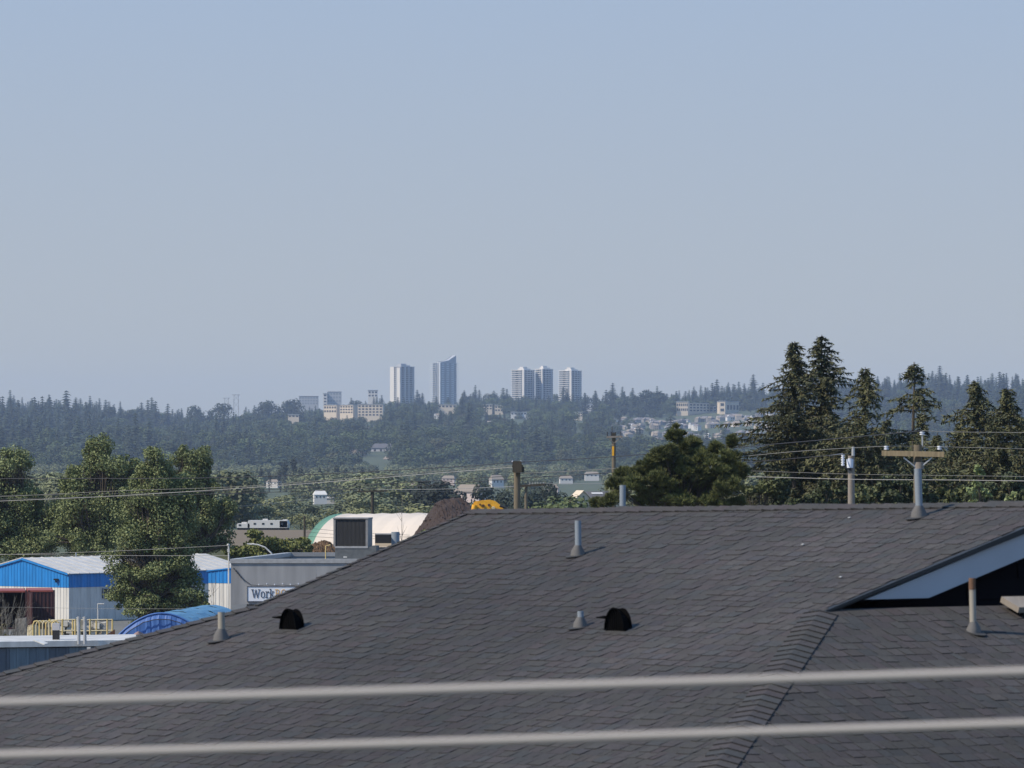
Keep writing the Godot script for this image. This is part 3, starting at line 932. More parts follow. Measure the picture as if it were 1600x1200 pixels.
func near_trees() -> void:
	rng.seed = 101
	var c0 := Color(0.075, 0.098, 0.03); var c1 := Color(0.225, 0.255, 0.105)
	var g := "broadleaf trees round the blue building"
	var d := 400.0
	broad_tree("poplar_tree", "bushy tree cut by the left picture edge behind the blue building", at(10, 946, d), fill_blobs([[15, 732, 58, 40], [-10, 785, 75, 50], [45, 775, 45, 45], [50, 820, 60, 50], [10, 850, 80, 45], [70, 850, 45, 35]], d, 16), 56000, 0.09, 0.3, 4.0, g, c0, c1)
	d = 395.0
	broad_tree("poplar_tree", "tree with the pointed top behind the white metal roof", at(140, 946, d), fill_blobs([[155, 700, 26, 26], [160, 735, 52, 40], [130, 775, 55, 45], [165, 810, 60, 55], [110, 840, 60, 45], [200, 732, 24, 30], [155, 715, 30, 30], [200, 780, 40, 50], [110, 760, 35, 35], [140, 850, 60, 40]], d, 13), 64000, 0.09, 0.3, 4.0, g, c0, c1)
	d = 385.0
	broad_tree("poplar_tree", "dark tree whose crown ends over the grey sign building's corner", at(318, 950, d), fill_blobs([[315, 718, 32, 30], [315, 750, 46, 40], [312, 780, 50, 45], [340, 800, 40, 45], [300, 830, 60, 45], [340, 845, 30, 25], [290, 715, 22, 28], [280, 760, 40, 40], [298, 735, 40, 34]], d, 13), 54000, 0.09, 0.3, 4.0, g, c0 * 0.85, c1 * 0.85)
	d = 330.0
	broad_tree("front_tree", "tall leafy tree hiding the middle of the blue and white metal building", at(235, 1000, d), fill_blobs([[245, 728, 38, 30], [225, 770, 42, 40], [268, 780, 44, 45], [235, 830, 65, 50], [275, 845, 40, 40], [245, 890, 70, 40], [215, 905, 55, 30], [290, 905, 30, 30], [225, 945, 55, 30], [270, 935, 50, 30], [200, 872, 45, 32], [280, 875, 40, 32], [195, 930, 38, 28], [300, 935, 26, 26], [235, 962, 62, 24], [245, 755, 50, 35], [245, 800, 62, 45], [250, 865, 55, 40]], d, 12), 90000, 0.078, 0.28, 2.5, g, c0, c1)
	d = 320.0
	broad_tree("green_bush", "small bright bush against the white annex wall", at(325, 990, d), fill_blobs([[318, 940, 14, 14], [330, 955, 16, 14]], d, 5), 900, 0.09, 0.05, 0.8, "", Color(0.07, 0.09, 0.02), Color(0.13, 0.15, 0.05), "bush")
	d = 430.0
	broad_tree("willow_bush", "bright green bushy tree behind the grey sign building", at(425, 940, d), fill_blobs([[420, 848, 50, 26], [390, 860, 40, 22], [455, 858, 36, 20]], d, 8), 8000, 0.16, 0.15, 1.2, "", Color(0.075, 0.09, 0.018), Color(0.16, 0.17, 0.045), "bush")
	broad_tree("roadside_bush", "low bush beside the short dark post and brown mulch", at(478, 930, d - 5), fill_blobs([[478, 860, 14, 14]], d - 5, 5), 900, 0.14, 0.08, 0.6, "", Color(0.06, 0.075, 0.018), Color(0.12, 0.13, 0.04), "bush")
	# conifers on the right
	rng.seed = 202
	var n0 := Color(0.034, 0.044, 0.018); var n1 := Color(0.14, 0.135, 0.055)
	var cg := "conifers behind the roof ridge"
	var s := 240.0
	conifer("spruce", "slightly shorter one of the tall dark spruce pair", on_land(1242, s), at(0, 527, s).y, 2.3, cg, n0 * 0.85, n1 * 0.8, 0.1, 0.35, 0.12)
	conifer("spruce", "tallest of all the dark spruces, second of the tall pair", on_land(1281, s + 4), at(0, 517, s + 4).y, 2.1, cg, n0 * 0.85, n1 * 0.8, 0.1, 0.35, 0.12, Vector3(0.1, 0, 0))
	conifer("cedar", "drooping olive conifer next to the tall spruce pair", on_land(1352, s - 4), at(0, 568, s - 4).y, 2.0, cg, n0, n1 * 1.1, 0.1, 0.7, 0.2)
	conifer("cedar", "sparse leaning conifer with gaps behind the pole's crossarm", on_land(1418, s + 6), at(0, 560, s + 6).y, 2.5, cg, n0, n1, 0.1, 0.55, 0.42, Vector3(0.35, 0, 0))
	conifer("spruce", "shorter conifer with narrow top between crossarm and right picture edge", on_land(1524, s + 2), at(0, 590, s + 2).y, 2.2, cg, n0, n1 * 1.1, 0.1, 0.4, 0.15)
	conifer("spruce", "rightmost conifer with wide lower boughs at the picture edge", on_land(1573, s - 3), at(0, 600, s - 3).y, 2.7, cg, n0, n1, 0.1, 0.45, 0.15)
	conifer("spruce", "low conifer filling the gap beneath the tall spruce pair", on_land(1305, s + 9), at(0, 640, s + 9).y, 2.2, cg, n0, n1, 0.05, 0.4, 0.1)
	conifer("spruce", "low dark conifer behind the grey pole without a crossarm", on_land(1215, s + 8), at(0, 668, s + 8).y, 1.9, cg, n0, n1, 0.05, 0.4, 0.1)
	conifer("spruce", "low conifer hidden mostly behind the crossarm pole's shaft", on_land(1465, s + 12), at(0, 672, s + 12).y, 2.6, cg, n0, n1, 0.05, 0.4, 0.1)
	var fill := [[1262, 640, "broad low conifer between the tall pair's trunks"], [1335, 655, "low olive conifer just before the grey pole"], [1385, 650, "low conifer in the gap left of the crossarm"], [1440, 640, "broad low conifer right behind the crossarm"], [1500, 655, "low conifer filling the gap before the narrow-topped one"], [1550, 645, "low conifer between the last two conifer tops"], [1600, 650, "broad low conifer under the picture-edge tree"]]
	for q in fill: conifer("low_conifer", q[2], on_land(q[0], s + 14), at(0, q[1], s + 14).y, 2.4, cg, n0, n1, 0.05, 0.45, 0.08)
	conifer("spruce", "conifer half outside the right picture edge", on_land(1618, s), at(0, 612, s).y, 2.2, cg, n0, n1, 0.05, 0.4, 0.1)
	d = 205.0
	pine("pine", "rounded bushy pine beside the yellow-marked utility pole", at(1070, 1180, d), pix_blobs([[1056, 682, 12, 13], [1072, 700, 18, 14], [1040, 706, 16, 12], [1030, 726, 22, 14], [1060, 728, 28, 18], [1095, 715, 14, 10], [1120, 702, 13, 12], [1145, 692, 9, 8], [1110, 724, 24, 14], [1140, 716, 14, 12], [1150, 738, 16, 14], [1000, 735, 12, 9], [975, 745, 16, 10], [962, 760, 12, 10], [995, 758, 26, 14], [1030, 755, 28, 18], [1070, 758, 30, 20], [1110, 752, 30, 18], [1140, 765, 22, 16], [1010, 780, 34, 14], [1060, 785, 36, 14], [1110, 783, 36, 14], [968, 775, 16, 12], [1150, 788, 16, 12], [1075, 715, 20, 14], [1085, 740, 24, 16], [990, 748, 14, 10], [950, 785, 16, 10], [930, 788, 10, 9], [1085, 700, 16, 14], [1050, 742, 30, 16], [1125, 740, 26, 16], [1015, 742, 20, 12], [1095, 768, 34, 14], [1040, 770, 34, 14]], d, 0.9), 30)
	# hedge and low growth along the ridge
	var hg := "low bushes behind the roof ridge"
	var hl := ["dark bush between the pine and the tall spruces", "bush beneath the tall spruce pair", "bush around the foot of the grey pole", "yellowish bush beside the grey pole's shaft", "olive bush beneath the sparse leaning conifer", "bush right behind the crossarm pole's shaft", "brownish bush past the crossarm pole", "bush under the pale green sapling", "bush at the right picture edge over the ridge"]
	var i := 0
	for q in [[1190, 772, 34, 22], [1235, 768, 34, 28], [1290, 772, 36, 24], [1345, 770, 36, 22], [1395, 766, 36, 24], [1440, 762, 34, 30], [1485, 765, 34, 28], [1535, 768, 36, 26], [1590, 762, 36, 30]]:
		var tint := Color(0.05, 0.056, 0.018) if i % 3 == 0 else Color(0.036, 0.045, 0.018)
		broad_tree("ridge_bush", hl[i], on_land(q[0], 226), fill_blobs([q, [q[0], q[1] + 30, q[2], q[3]]], 226.0, 6), 3600, 0.12, 0.12, 8.0, hg, tint * 0.8, tint * 2.2, "bush")
		i += 1
	broad_tree("sapling", "pale green sapling with bright leaves in front of the dark conifers", on_land(1530, 215), fill_blobs([[1528, 745, 14, 18], [1535, 770, 20, 16], [1520, 775, 14, 14], [1580, 775, 14, 12]], 215.0, 4), 420, 0.11, 0.06, 5.0, "", Color(0.12, 0.16, 0.05), Color(0.24, 0.28, 0.12))
	# dead snag among the conifers
	var sn := thing("dead_snag", "thin bare dead trunk standing between grey pole and crossarm pole", "tree", on_land(1361, 236))
	var b := B.new()
	var f := sn.position
	b.tube([f, at(1362, 700, 236), at(1363, 672, 236)], [0.12, 0.06, 0.02], 6)
	for k in 7:
		var p := at(1362, 690 + k * 9, 236)
		b.tube([p, p + Vector3(rr(-0.5, 0.5), rr(-0.1, 0.3), rr(-0.3, 0.3))], [0.02, 0.005], 4)
	put(b, "trunk", M.bark_grey, sn)
	# bare thicket in the yard, lower left
	var tw := thing("bare_thicket", "leafless tangle of thin branches in the lower left yard", "shrub", at(5, 1090, 245))
	var tb := B.new()
	for k in 70:
		var p := at(rr(-25, 30), 1085, 245 + rr(-1, 1))
		var e := at(rr(-20, 48), rr(925, 985), 245 + rr(-1, 1))
		var m := p.lerp(e, 0.55) + Vector3(rr(-0.3, 0.3), rr(0, 0.4), 0)
		tb.tube([p, m, e], [0.02, 0.013, 0.005], 4, false)
		for j in 3:
			var q := m.lerp(e, rr(0.1, 0.9))
			tb.tube([q, q + Vector3(rr(-0.2, 0.5), rr(0.1, 0.5), rr(-0.2, 0.2))], [0.009, 0.003], 4, false)
	put(tb, "branches", M.bark_grey, tw)
	var tl := B.new()
	leaves(tl, fill_blobs([[4, 985, 14, 14], [0, 965, 8, 8]], 245.0, 4), 110, 0.07, Color(0.1, 0.1, 0.02), Color(0.2, 0.17, 0.04))
	put(tl, "leaves", M.leaf, tw)
	# sapling twigs before the cream shelter and before the annex
	for q in [[628, 788, 868, "thin leafless sapling in front of the cream shelter's edge"], [334, 910, 985, "thin leafless sapling against the white annex wall"]]:
		var t := thing("bare_sapling", q[3], "tree", at(q[0], q[2] + 60, 290), "leafless saplings")
		var tbb := B.new()
		tbb.tube([t.position, at(q[0], q[1], 290)], [0.04, 0.008], 5)
		for k in 9:
			var p := at(q[0], rr(q[1] + 5, q[2] - 20), 290)
			tbb.tube([p, p + Vector3(rr(-0.7, 0.7), rr(0.3, 0.9), rr(-0.3, 0.3))], [0.012, 0.004], 4, false)
		put(tbb, "trunk", M.wood_grey, t)

# ---------------------------------------------------------------- poles and wires
func pole(called: String, label: String, px: float, top: float, d: float, r: float, m: Material) -> Node3D:
	var base := on_land(px, d)
	var t := thing(called, label, "utility pole", base, "wooden utility poles")
	var b := B.new()
	b.post(base - Vector3(0, 0.3, 0), at(px, top, d).y - base.y + 0.3, r * 1.3, r, 12)
	put(b, "shaft", m, t)
	return t

func insulator(t: Node, p: Vector3, r: float, h: float, m: Material, n := 3) -> void:
	var b := B.new()
	var pts := []; var rad := []
	for i in n:
		pts.append_array([p + Vector3(0, h * (i + 0.1) / n, 0), p + Vector3(0, h * (i + 0.45) / n, 0), p + Vector3(0, h * (i + 0.9) / n, 0)])
		rad.append_array([r * 0.55, r, r * 0.5])
	b.tube(pts, rad, 9)
	put(b, "insulator", m, t)

func poles() -> void:
	# with the crossarm
	var d := 192.0
	var t := pole("utility_pole", "utility pole with wide timber crossarm and white insulators", 1434, 695, d, 0.155, M.wood_pole)
	var b := B.new()
	b.beam(at(1378, 708, d - 0.28), at(1475, 710, d - 0.28), 0.14, 0.2)
	put(b, "crossarm", M.wood_arm, t)
	b = B.new()
	b.beam(at(1412, 715, d - 0.3), at(1432, 731, d - 0.2), 0.03, 0.05)
	b.beam(at(1456, 715, d - 0.3), at(1437, 731, d - 0.2), 0.03, 0.05)
	put(b, "brace", M.galvanised, t)
	b = B.new()
	b.tube([at(1436, 722, d - 0.1), at(1436, 733, d - 0.1)], [0.2, 0.19], 12)
	put(b, "band", M.wood_grey, t)
	for q in [[1385, 703], [1468, 703]]:
		insulator(t, at(q[0], q[1], d - 0.28), 0.11, 0.16, M.porcelain, 2)
	b = B.new()
	b.beam(at(1441, 697, d), at(1441, 680, d), 0.05, 0.08, Vector3.BACK)
	put(b, "pin_bracket", M.galvanised, t)
	insulator(t, at(1441, 680, d), 0.12, 0.14, M.porcelain, 2)
	# the grey one without a crossarm
	d = 212.0
	t = pole("utility_pole", "grey utility pole with white cutout and stacked insulator, no crossarm", 1330, 712, d, 0.135, M.wood_grey)
	b = B.new()
	b.tube([at(1333, 712, d - 0.2), at(1333, 698, d - 0.2)], [0.07, 0.06], 8)
	put(b, "top_bracket", M.galvanised, t)
	insulator(t, at(1317, 728, d - 0.2), 0.09, 0.5, M.porcelain, 5)
	b = B.new()
	b.tube([at(1328, 731, d - 0.25), at(1328, 718, d - 0.25), at(1328, 716, d - 0.25)], [0.13, 0.15, 0.06], 10)
	put(b, "transformer_can", M.porcelain, t)
	b = B.new()
	b.beam(at(1317, 728, d - 0.2), at(1331, 735, d - 0.1), 0.06, 0.08)
	put(b, "bracket", M.wire_dark, t)
	# the middle one, dark head
	d = 224.0
	t = pole("utility_pole", "stout utility pole with dark cluttered head in mid picture", 808, 724, d, 0.14, M.wood_pole)
	b = B.new()
	b.beam(at(801, 723, d - 0.2), at(815, 723, d - 0.2), 0.16, 0.14)
	b.box(at(808, 731, d - 0.3), Vector3(0.4, 0.42, 0.22))
	b.beam(at(800, 728, d - 0.2), at(817, 728, d - 0.2), 0.1, 0.1)
	put(b, "head_bracket", M.wood_dark, t)
	b = B.new()
	b.tube([at(815, 738, d - 0.24), at(815, 729, d - 0.24)], [0.12, 0.12], 9)
	put(b, "splice_can", M.wood_dark, t)
	for px in [801.0, 814.0]: insulator(t, at(px, 722, d - 0.2), 0.05, 0.07, M.porcelain, 1)
	insulator(t, at(814, 740, d - 0.26), 0.045, 0.13, M.porcelain, 2)
	# its thin neighbour behind with a crossarm
	d = 330.0
	t = pole("utility_pole", "thin utility pole with sloping crossarm right behind the stout middle pole", 822, 757, d, 0.1, M.wood_pole)
	b = B.new()
	b.beam(at(806, 760, d - 0.2), at(851, 757, d - 0.2), 0.1, 0.14)
	put(b, "crossarm", M.wood_dark, t)
	for i in 6: insulator(t, at(828 + i * 4.3, 757, d - 0.2), 0.05, 0.16, M.wire_pale, 2)
	# the one with the yellow guard
	d = 330.0
	t = pole("utility_pole", "utility pole with yellow marker plate beside the rounded pine", 959, 676, d, 0.125, M.wood_pole)
	b = B.new()
	b.beam(at(948, 683, d - 0.2), at(973, 682, d - 0.2), 0.1, 0.12)
	put(b, "crossarm", M.wood_grey, t)
	for px in [949.0, 955.0, 962.0, 970.0]: insulator(t, at(px, 682, d - 0.2), 0.045, 0.3, M.wire_dark, 3)
	b = B.new()
	b.tube([at(956.5, 682, d - 0.15), at(956.5, 666, d - 0.15)], [0.03, 0.02], 6)
	put(b, "top_pin", M.wire_dark, t)
	b = B.new()
	b.slab(at(956.3, 712, d - 0.17), Vector3(0.13, 0, 0), Vector3(0, 0.6, 0), Vector3(0, 0, 0.04))
	put(b, "yellow_marker", M.yellow, t)
	b = B.new()
	b.beam(at(951, 685, d - 0.2), at(959, 692, d - 0.15), 0.04, 0.05)
	b.beam(at(968, 685, d - 0.2), at(960, 692, d - 0.15), 0.04, 0.05)
	put(b, "brace", M.wood_grey, t)
	# the T over the rooftop cooler
	d = 520.0
	t = pole("utility_pole", "T-shaped utility pole rising behind the rooftop cooler", 582, 766, d, 0.16, M.wood_dark)
	b = B.new()
	b.beam(at(558, 768, d - 0.2), at(606, 767, d - 0.2), 0.12, 0.16)
	put(b, "crossarm", M.wood_dark, t)
	for i in 6: insulator(t, at([559, 564, 590, 595, 600, 605][i], 767, d - 0.2), 0.05, 0.2, M.wire_pale, 2)
	d = 440.0
	pole("utility_pole", "short dark post standing in front of the green-ended shelter", 476, 806, d, 0.09, M.wood_dark)
	wires()

func wire(label: String, pts: Array, r: float, m: Material, called := "power_line", sag := 0.0) -> void:
	# pts: [px, py, d]; a smooth curve through them
	var cv := []
	for q in pts: cv.append(at(q[0], q[1], q[2]))
	var run := []
	for i in cv.size() - 1:
		for k in 8:
			var s := k / 8.0
			var p: Vector3 = cv[i].cubic_interpolate(cv[i + 1], cv[maxi(i - 1, 0)], cv[mini(i + 2, cv.size() - 1)], s)
			run.append(p)
	run.append(cv[-1])
	var b := B.new()
	b.tube(run, [r * 0.85], 6)
	var o := put(b, called, m)
	tag(o, label, "cable", "overhead cables")

func wires() -> void:
	wire("dark top cable running left from the stout middle pole", [[-160, 752, 262], [0, 748, 255], [360, 746, 244], [700, 730, 229], [802, 722, 224]], 0.021, M.wire_dark)
	wire("pale cable just under the top one, left of the stout middle pole", [[-160, 781, 262], [0, 776, 255], [185, 767, 250], [360, 761, 244], [500, 751, 237], [700, 735, 229], [803, 727, 223.6]], 0.015, M.wire_mid)
	wire("pale grey cable, the brightest of the bundle crossing the left trees", [[-160, 790, 262], [0, 783, 255], [160, 776, 250], [360, 764, 244], [500, 754, 237], [700, 738, 229], [804, 730, 223.6]], 0.019, M.wire_pale)
	wire("dark cable fourth from the top, left of the stout middle pole", [[-160, 776, 262], [100, 773, 252], [360, 767, 244], [525, 760, 236], [700, 750, 229], [806, 743, 224]], 0.016, M.wire_dark)
	wire("lowest dark cable reaching the stout middle pole from the left", [[-160, 784, 262], [360, 771, 244], [560, 764, 234], [700, 756, 229], [806, 748, 224]], 0.018, M.wire_dark)
	wire("dark top cable from the stout middle pole to the crossarm pole's top insulator", [[815, 722, 224], [950, 714, 217], [1150, 699, 207], [1300, 686, 199], [1441, 673, 192]], 0.021, M.wire_dark)
	wire("pale top cable from the crossarm pole out of the right side", [[1441, 673, 192], [1500, 675, 189], [1620, 676, 184]], 0.012, M.wire_mid)
	wire("second cable from the stout middle pole, ending at the crossarm's near insulator", [[813, 740, 224], [945, 733, 217], [1100, 719, 209], [1250, 705, 201], [1385, 697, 191.7]], 0.016, M.wire_mid)
	wire("cable from the crossarm's near insulator across to its far one and out of frame", [[1385, 697, 191.7], [1468, 698, 191.7], [1620, 702, 185]], 0.012, M.wire_mid)
	wire("beaded dark cable from the stout middle pole into the pine", [[813, 747, 224], [900, 742, 220], [1017, 734, 213], [1160, 723, 206], [1328, 709, 199]], 0.019, M.wire_dark)
	wire("pale sleeve cable section ending at the grey pole", [[1296, 712, 211], [1317, 709, 211.6]], 0.03, M.wire_pale)
	wire("white cable from the T-shaped pole to the thin sloping-crossarm pole", [[590, 764, 520], [607, 765, 510], [700, 764, 430], [800, 760, 345], [830, 756, 330]], 0.022, M.wire_pale)
	wire("thin dark cable from the T-shaped pole toward the stout middle pole", [[600, 768, 519], [720, 768, 430], [826, 760, 330]], 0.018, M.wire_dark)
	wire("white cable from the sloping-crossarm pole to the yellow-marked pole", [[848, 755, 330], [900, 756, 330], [957, 755, 330]], 0.02, M.wire_pale)
	wire("pale cable falling left from the T-shaped pole over the valley trees", [[559, 766, 520], [475, 781, 490], [375, 791, 455], [200, 803, 420], [-100, 818, 400]], 0.022, M.wire_mid)
	wire("upper of the two level cables across the right-hand conifers", [[1100, 734, 214], [1180, 736, 210], [1337, 741, 203], [1480, 743, 196], [1640, 745, 188]], 0.011, M.wire_mid)
	wire("lower brighter one of the two level cables across the right-hand conifers", [[1100, 743, 213], [1180, 745, 209], [1337, 749, 202], [1480, 750, 195], [1640, 752, 187]], 0.017, M.wire_pale)
	wire("cable crossing low over the white metal roof", [[-80, 866, 320], [0, 866, 318], [180, 868, 312], [357, 868, 302]], 0.015, M.wire_pale)
	wire("cable rising from the front tree to the white mast", [[-80, 868, 322], [60, 865, 315], [200, 860, 308], [357, 852, 300]], 0.014, M.wire_pale)
	wire("thin pale cable crossing in front of the red containers", [[-60, 948, 262], [45, 949, 262], [180, 951, 261], [345, 951, 258]], 0.008, M.wire_pale)
	for i in 3:
		wire(["upper thin cable between the short dark post and the cooler", "middle thin cable between the short dark post and the cooler", "lowest thin cable between the short dark post and the cooler"][i], [[476, 824 + i * 7, 439.8], [500, 827 + i * 6, 438], [560, 832 + i * 5, 434], [640, 836 + i * 2, 428]], 0.018, M.wire_dark)
	# two cables hang close to the camera, far out of focus
	wire("thick pale cable crossing the whole picture close to the camera", [[-900, 1122, 8.0], [0, 1098, 8.0], [800, 1074, 8.0], [1600, 1049, 8.0], [2500, 1019, 8.0]], 0.0088, M.cable_near, "near_cable")
	wire("thick pale cable along the bottom edge close to the camera", [[-900, 1202, 8.2], [0, 1180, 8.2], [800, 1156, 8.2], [1600, 1130, 8.2], [2500, 1100, 8.2]], 0.0088, M.cable_near, "near_cable")

# ---------------------------------------------------------------- the yard's buildings
func ribbed(b: B, o: Vector3, along: Vector3, w: float, y0: float, y1a: float, y1b: float, outw: Vector3, pitch := 0.3) -> void:
	# a metal sheet with raised ribs; its top may slope from y1a to y1b
	var n := maxi(1, int(round(w / pitch)))
	var s := w / n
	var prof := [[0.0, 0.0], [0.62, 0.0], [0.72, 0.03], [0.9, 0.03], [1.0, 0.0]]
	for i in n:
		for k in prof.size() - 1:
			var xa: float = (i + prof[k][0]) * s; var xb: float = (i + prof[k + 1][0]) * s
			var pa: Vector3 = o + along * xa + outw * prof[k][1]; var pb: Vector3 = o + along * xb + outw * prof[k + 1][1]
			var ta := lerpf(y1a, y1b, xa / w); var tb := lerpf(y1a, y1b, xb / w)
			var A := Vector3(pa.x, y0, pa.z); var Bq := Vector3(pb.x, y0, pb.z); var C := Vector3(pb.x, tb, pb.z); var D := Vector3(pa.x, ta, pa.z)
			if (Bq - A).cross(C - A).dot(outw) > 0: b.quad(A, Bq, C, D)
			else: b.quad(D, C, Bq, A)

func blue_building() -> void:
	var d := 360.0
	var c := at(108, 897, d)              # the near eave corner
	var ga := deg_to_rad(38.0)
	var along_side := Vector3(sin(ga), 0, -cos(ga)).normalized()
	along_side = Vector3(cos(deg_to_rad(50)), 0, -sin(deg_to_rad(50)))
	var along_gable := Vector3(-cos(deg_to_rad(40)), 0, -sin(deg_to_rad(40)))
	var side_out := Vector3(sin(deg_to_rad(50)), 0, cos(deg_to_rad(50)))
	var gable_out := Vector3(-sin(deg_to_rad(40)), 0, cos(deg_to_rad(40)))
	var W := 9.2; var L := 19.0
	var eave := c.y; var apex := eave + 1.02
	var band := 0.92
	var y0 := 0.1
	var foot := Vector3(c.x, y0, c.z)
	var t := thing("metal_building", "long low metal building, blue band over white ribbed walls, pale roof", "building", foot)
	var b := B.new()
	# core so that the walls are closed
	var base := [foot, foot + along_side * L, foot + along_side * L + along_gable * W, foot + along_gable * W]
	for i in 4: base[i] += (along_side * (0.06 if i in [0, 3] else -0.06)) + along_gable * (0.06 if i in [0, 1] else -0.06)
	b.prism(base, Vector3(0, eave - y0 - 0.05, 0))
	put(b, "inner_wall", M.white_metal, t)
	for i in 10:      # gable end, sheet by sheet
		var x := W * i / 10.0
		var o := foot + along_gable * x
		var top := func(q: float) -> float: return lerpf(eave, apex, 1.0 - absf(q - W / 2) / (W / 2))
		var s := B.new()
		ribbed(s, o, along_gable, W / 10.0, y0, eave - band, eave - band, gable_out)
		put(s, "white_sheet", M.white_metal, t)
		s = B.new()
		ribbed(s, o + gable_out * 0.02, along_gable, W / 10.0, eave - band - 0.03, top.call(x), top.call(x + W / 10.0), gable_out)
		put(s, "blue_sheet", M.blue_metal, t)
	for i in 20:
		var o := foot + along_side * (L * i / 20.0)
		var s := B.new()
		ribbed(s, o, along_side, L / 20.0, y0, eave - band, eave - band, side_out)
		put(s, "white_sheet", M.white_metal, t)
		s = B.new()
		ribbed(s, o + side_out * 0.02, along_side, L / 20.0, eave - band - 0.03, eave, eave, side_out)
		put(s, "blue_sheet", M.blue_metal, t)
	# roof sheets on both slopes
	var c3 := Vector3(c.x, eave, c.z)
	for side in 2:
		for i in 19:
			var r := B.new()
			var o := c3 + along_side * (i * 1.0 - 0.15) + (along_gable * W if side else Vector3.ZERO)
			var up := (along_gable * (-W / 2 if side else W / 2)) + Vector3(0, 1.02, 0)
			var outw := side_out * (-0.15 if side else 0.15) - Vector3(0, 0.03, 0)
			r.slab(o + outw + Vector3(0, 0.03, 0), along_side * 0.985, up - outw, Vector3(0, 0.04, 0))
			r.slab(o + outw + Vector3(0, 0.07, 0), along_side * 0.08, up - outw, Vector3(0, 0.035, 0))
			put(r, "roof_sheet", M.roof_white, t)
	var tr := B.new()
	tr.beam(c3 + gable_out * 0.08 + Vector3(0, 0.0, 0), c3 + along_gable * W / 2 + Vector3(0, 1.02, 0) + gable_out * 0.08, 0.14, 0.16)
	tr.beam(c3 + along_gable * W + gable_out * 0.08, c3 + along_gable * W / 2 + Vector3(0, 1.02, 0) + gable_out * 0.08, 0.14, 0.16)
	put(tr, "blue_trim", M.blue_metal, t)
	# window, gable lamp
	var wn := B.new()
	var wo := c3 + along_side * 3.3 - Vector3(0, 1.75, 0) + side_out * 0.035
	wn.slab(wo, along_side * 1.05, Vector3(0, 0.7, 0), side_out * 0.05)
	var fr := put(wn, "window", M.window_dark, t)
	wn = B.new()
	for q in [[0.0, 0.0, 1.05, 0.05], [0.0, 0.65, 1.05, 0.05], [0.0, 0.0, 0.05, 0.7], [1.0, 0.0, 0.05, 0.7], [0.5, 0.0, 0.04, 0.7]]:
		wn.slab(wo + along_side * q[0] + Vector3(0, q[1], 0) + side_out * 0.05, along_side * q[2], Vector3(0, q[3], 0), side_out * 0.03)
	put(wn, "window_frame", M.house_grey, fr)
	var lm := B.new()
	var lo := c3 + along_gable * 1.1 + gable_out * 0.2 - Vector3(0, 0.38, 0)
	lm.box(lo, Vector3(0.32, 0.1, 0.2)); lm.beam(lo, lo - Vector3(0, 0.22, 0), 0.1, 0.1, Vector3.BACK)
	put(lm, "wall_lamp", M.dark, t)
	var dr := B.new()
	var dp := at(153, 953, 357.0)
	dr.tube([dp, dp + Vector3(0, 0.42, 0), dp + Vector3(0.45, 0.42, 0)], [0.04], 6)
	dr.beam(dp, Vector3(dp.x, y0, dp.z), 0.08, 0.08, Vector3.BACK)
	put(dr, "downpipe", M.white_paint, t)
	var vp := B.new()
	var vpp := at(119, 877, 368)
	vp.post(vpp - Vector3(0, 0.3, 0), 0.95, 0.05, 0.05, 8)
	put(vp, "roof_pipe", M.pipe_blue, t)
	# annex at its far end
	d = 352.0
	var a := at(326, 893, d)
	var an := thing("metal_annex", "small blue and white lean-to annex, sunlit, beside the grey sign building", "building", Vector3(a.x, y0, a.z))
	var af := an.position
	var ao := Vector3(-sin(deg_to_rad(28)), 0, cos(deg_to_rad(28)))
	var aa := Vector3(cos(deg_to_rad(28)), 0, sin(deg_to_rad(28)))
	for i in 3:
		var s := B.new()
		ribbed(s, af + aa * i * 0.9, aa, 0.9, y0, a.y - 0.75, a.y - 0.75, ao)
		put(s, "white_sheet", M.white_metal, an)
		s = B.new()
		ribbed(s, af + aa * i * 0.9 + ao * 0.02, aa, 0.9, a.y - 0.78, a.y + 0.1 * i, a.y + 0.1 * (i + 1), ao)
		put(s, "blue_sheet", M.blue_metal, an)
	var bb := B.new()
	bb.hexa([af - ao * 0.05, af + aa * 2.7 - ao * 0.05, af + aa * 2.7 - ao * 4.0, af - ao * 4.0, Vector3(0, a.y - y0 - 0.05, 0) + af - ao * 0.05, Vector3(0, a.y - y0 + 0.2, 0) + af + aa * 2.7 - ao * 0.05, Vector3(0, a.y - y0 + 0.2, 0) + af + aa * 2.7 - ao * 4.0, Vector3(0, a.y - y0 - 0.05, 0) + af - ao * 4.0])
	put(bb, "inner_wall", M.white_metal, an)
	bb = B.new()
	var up := Vector3(0, a.y - y0, 0)
	bb.slab(af + up - aa * 0.1 + ao * 0.12, aa * 2.9 + Vector3(0, 0.32, 0), -ao * 4.2, Vector3(0, 0.08, 0))
	put(bb, "roof", M.blue_metal, an)

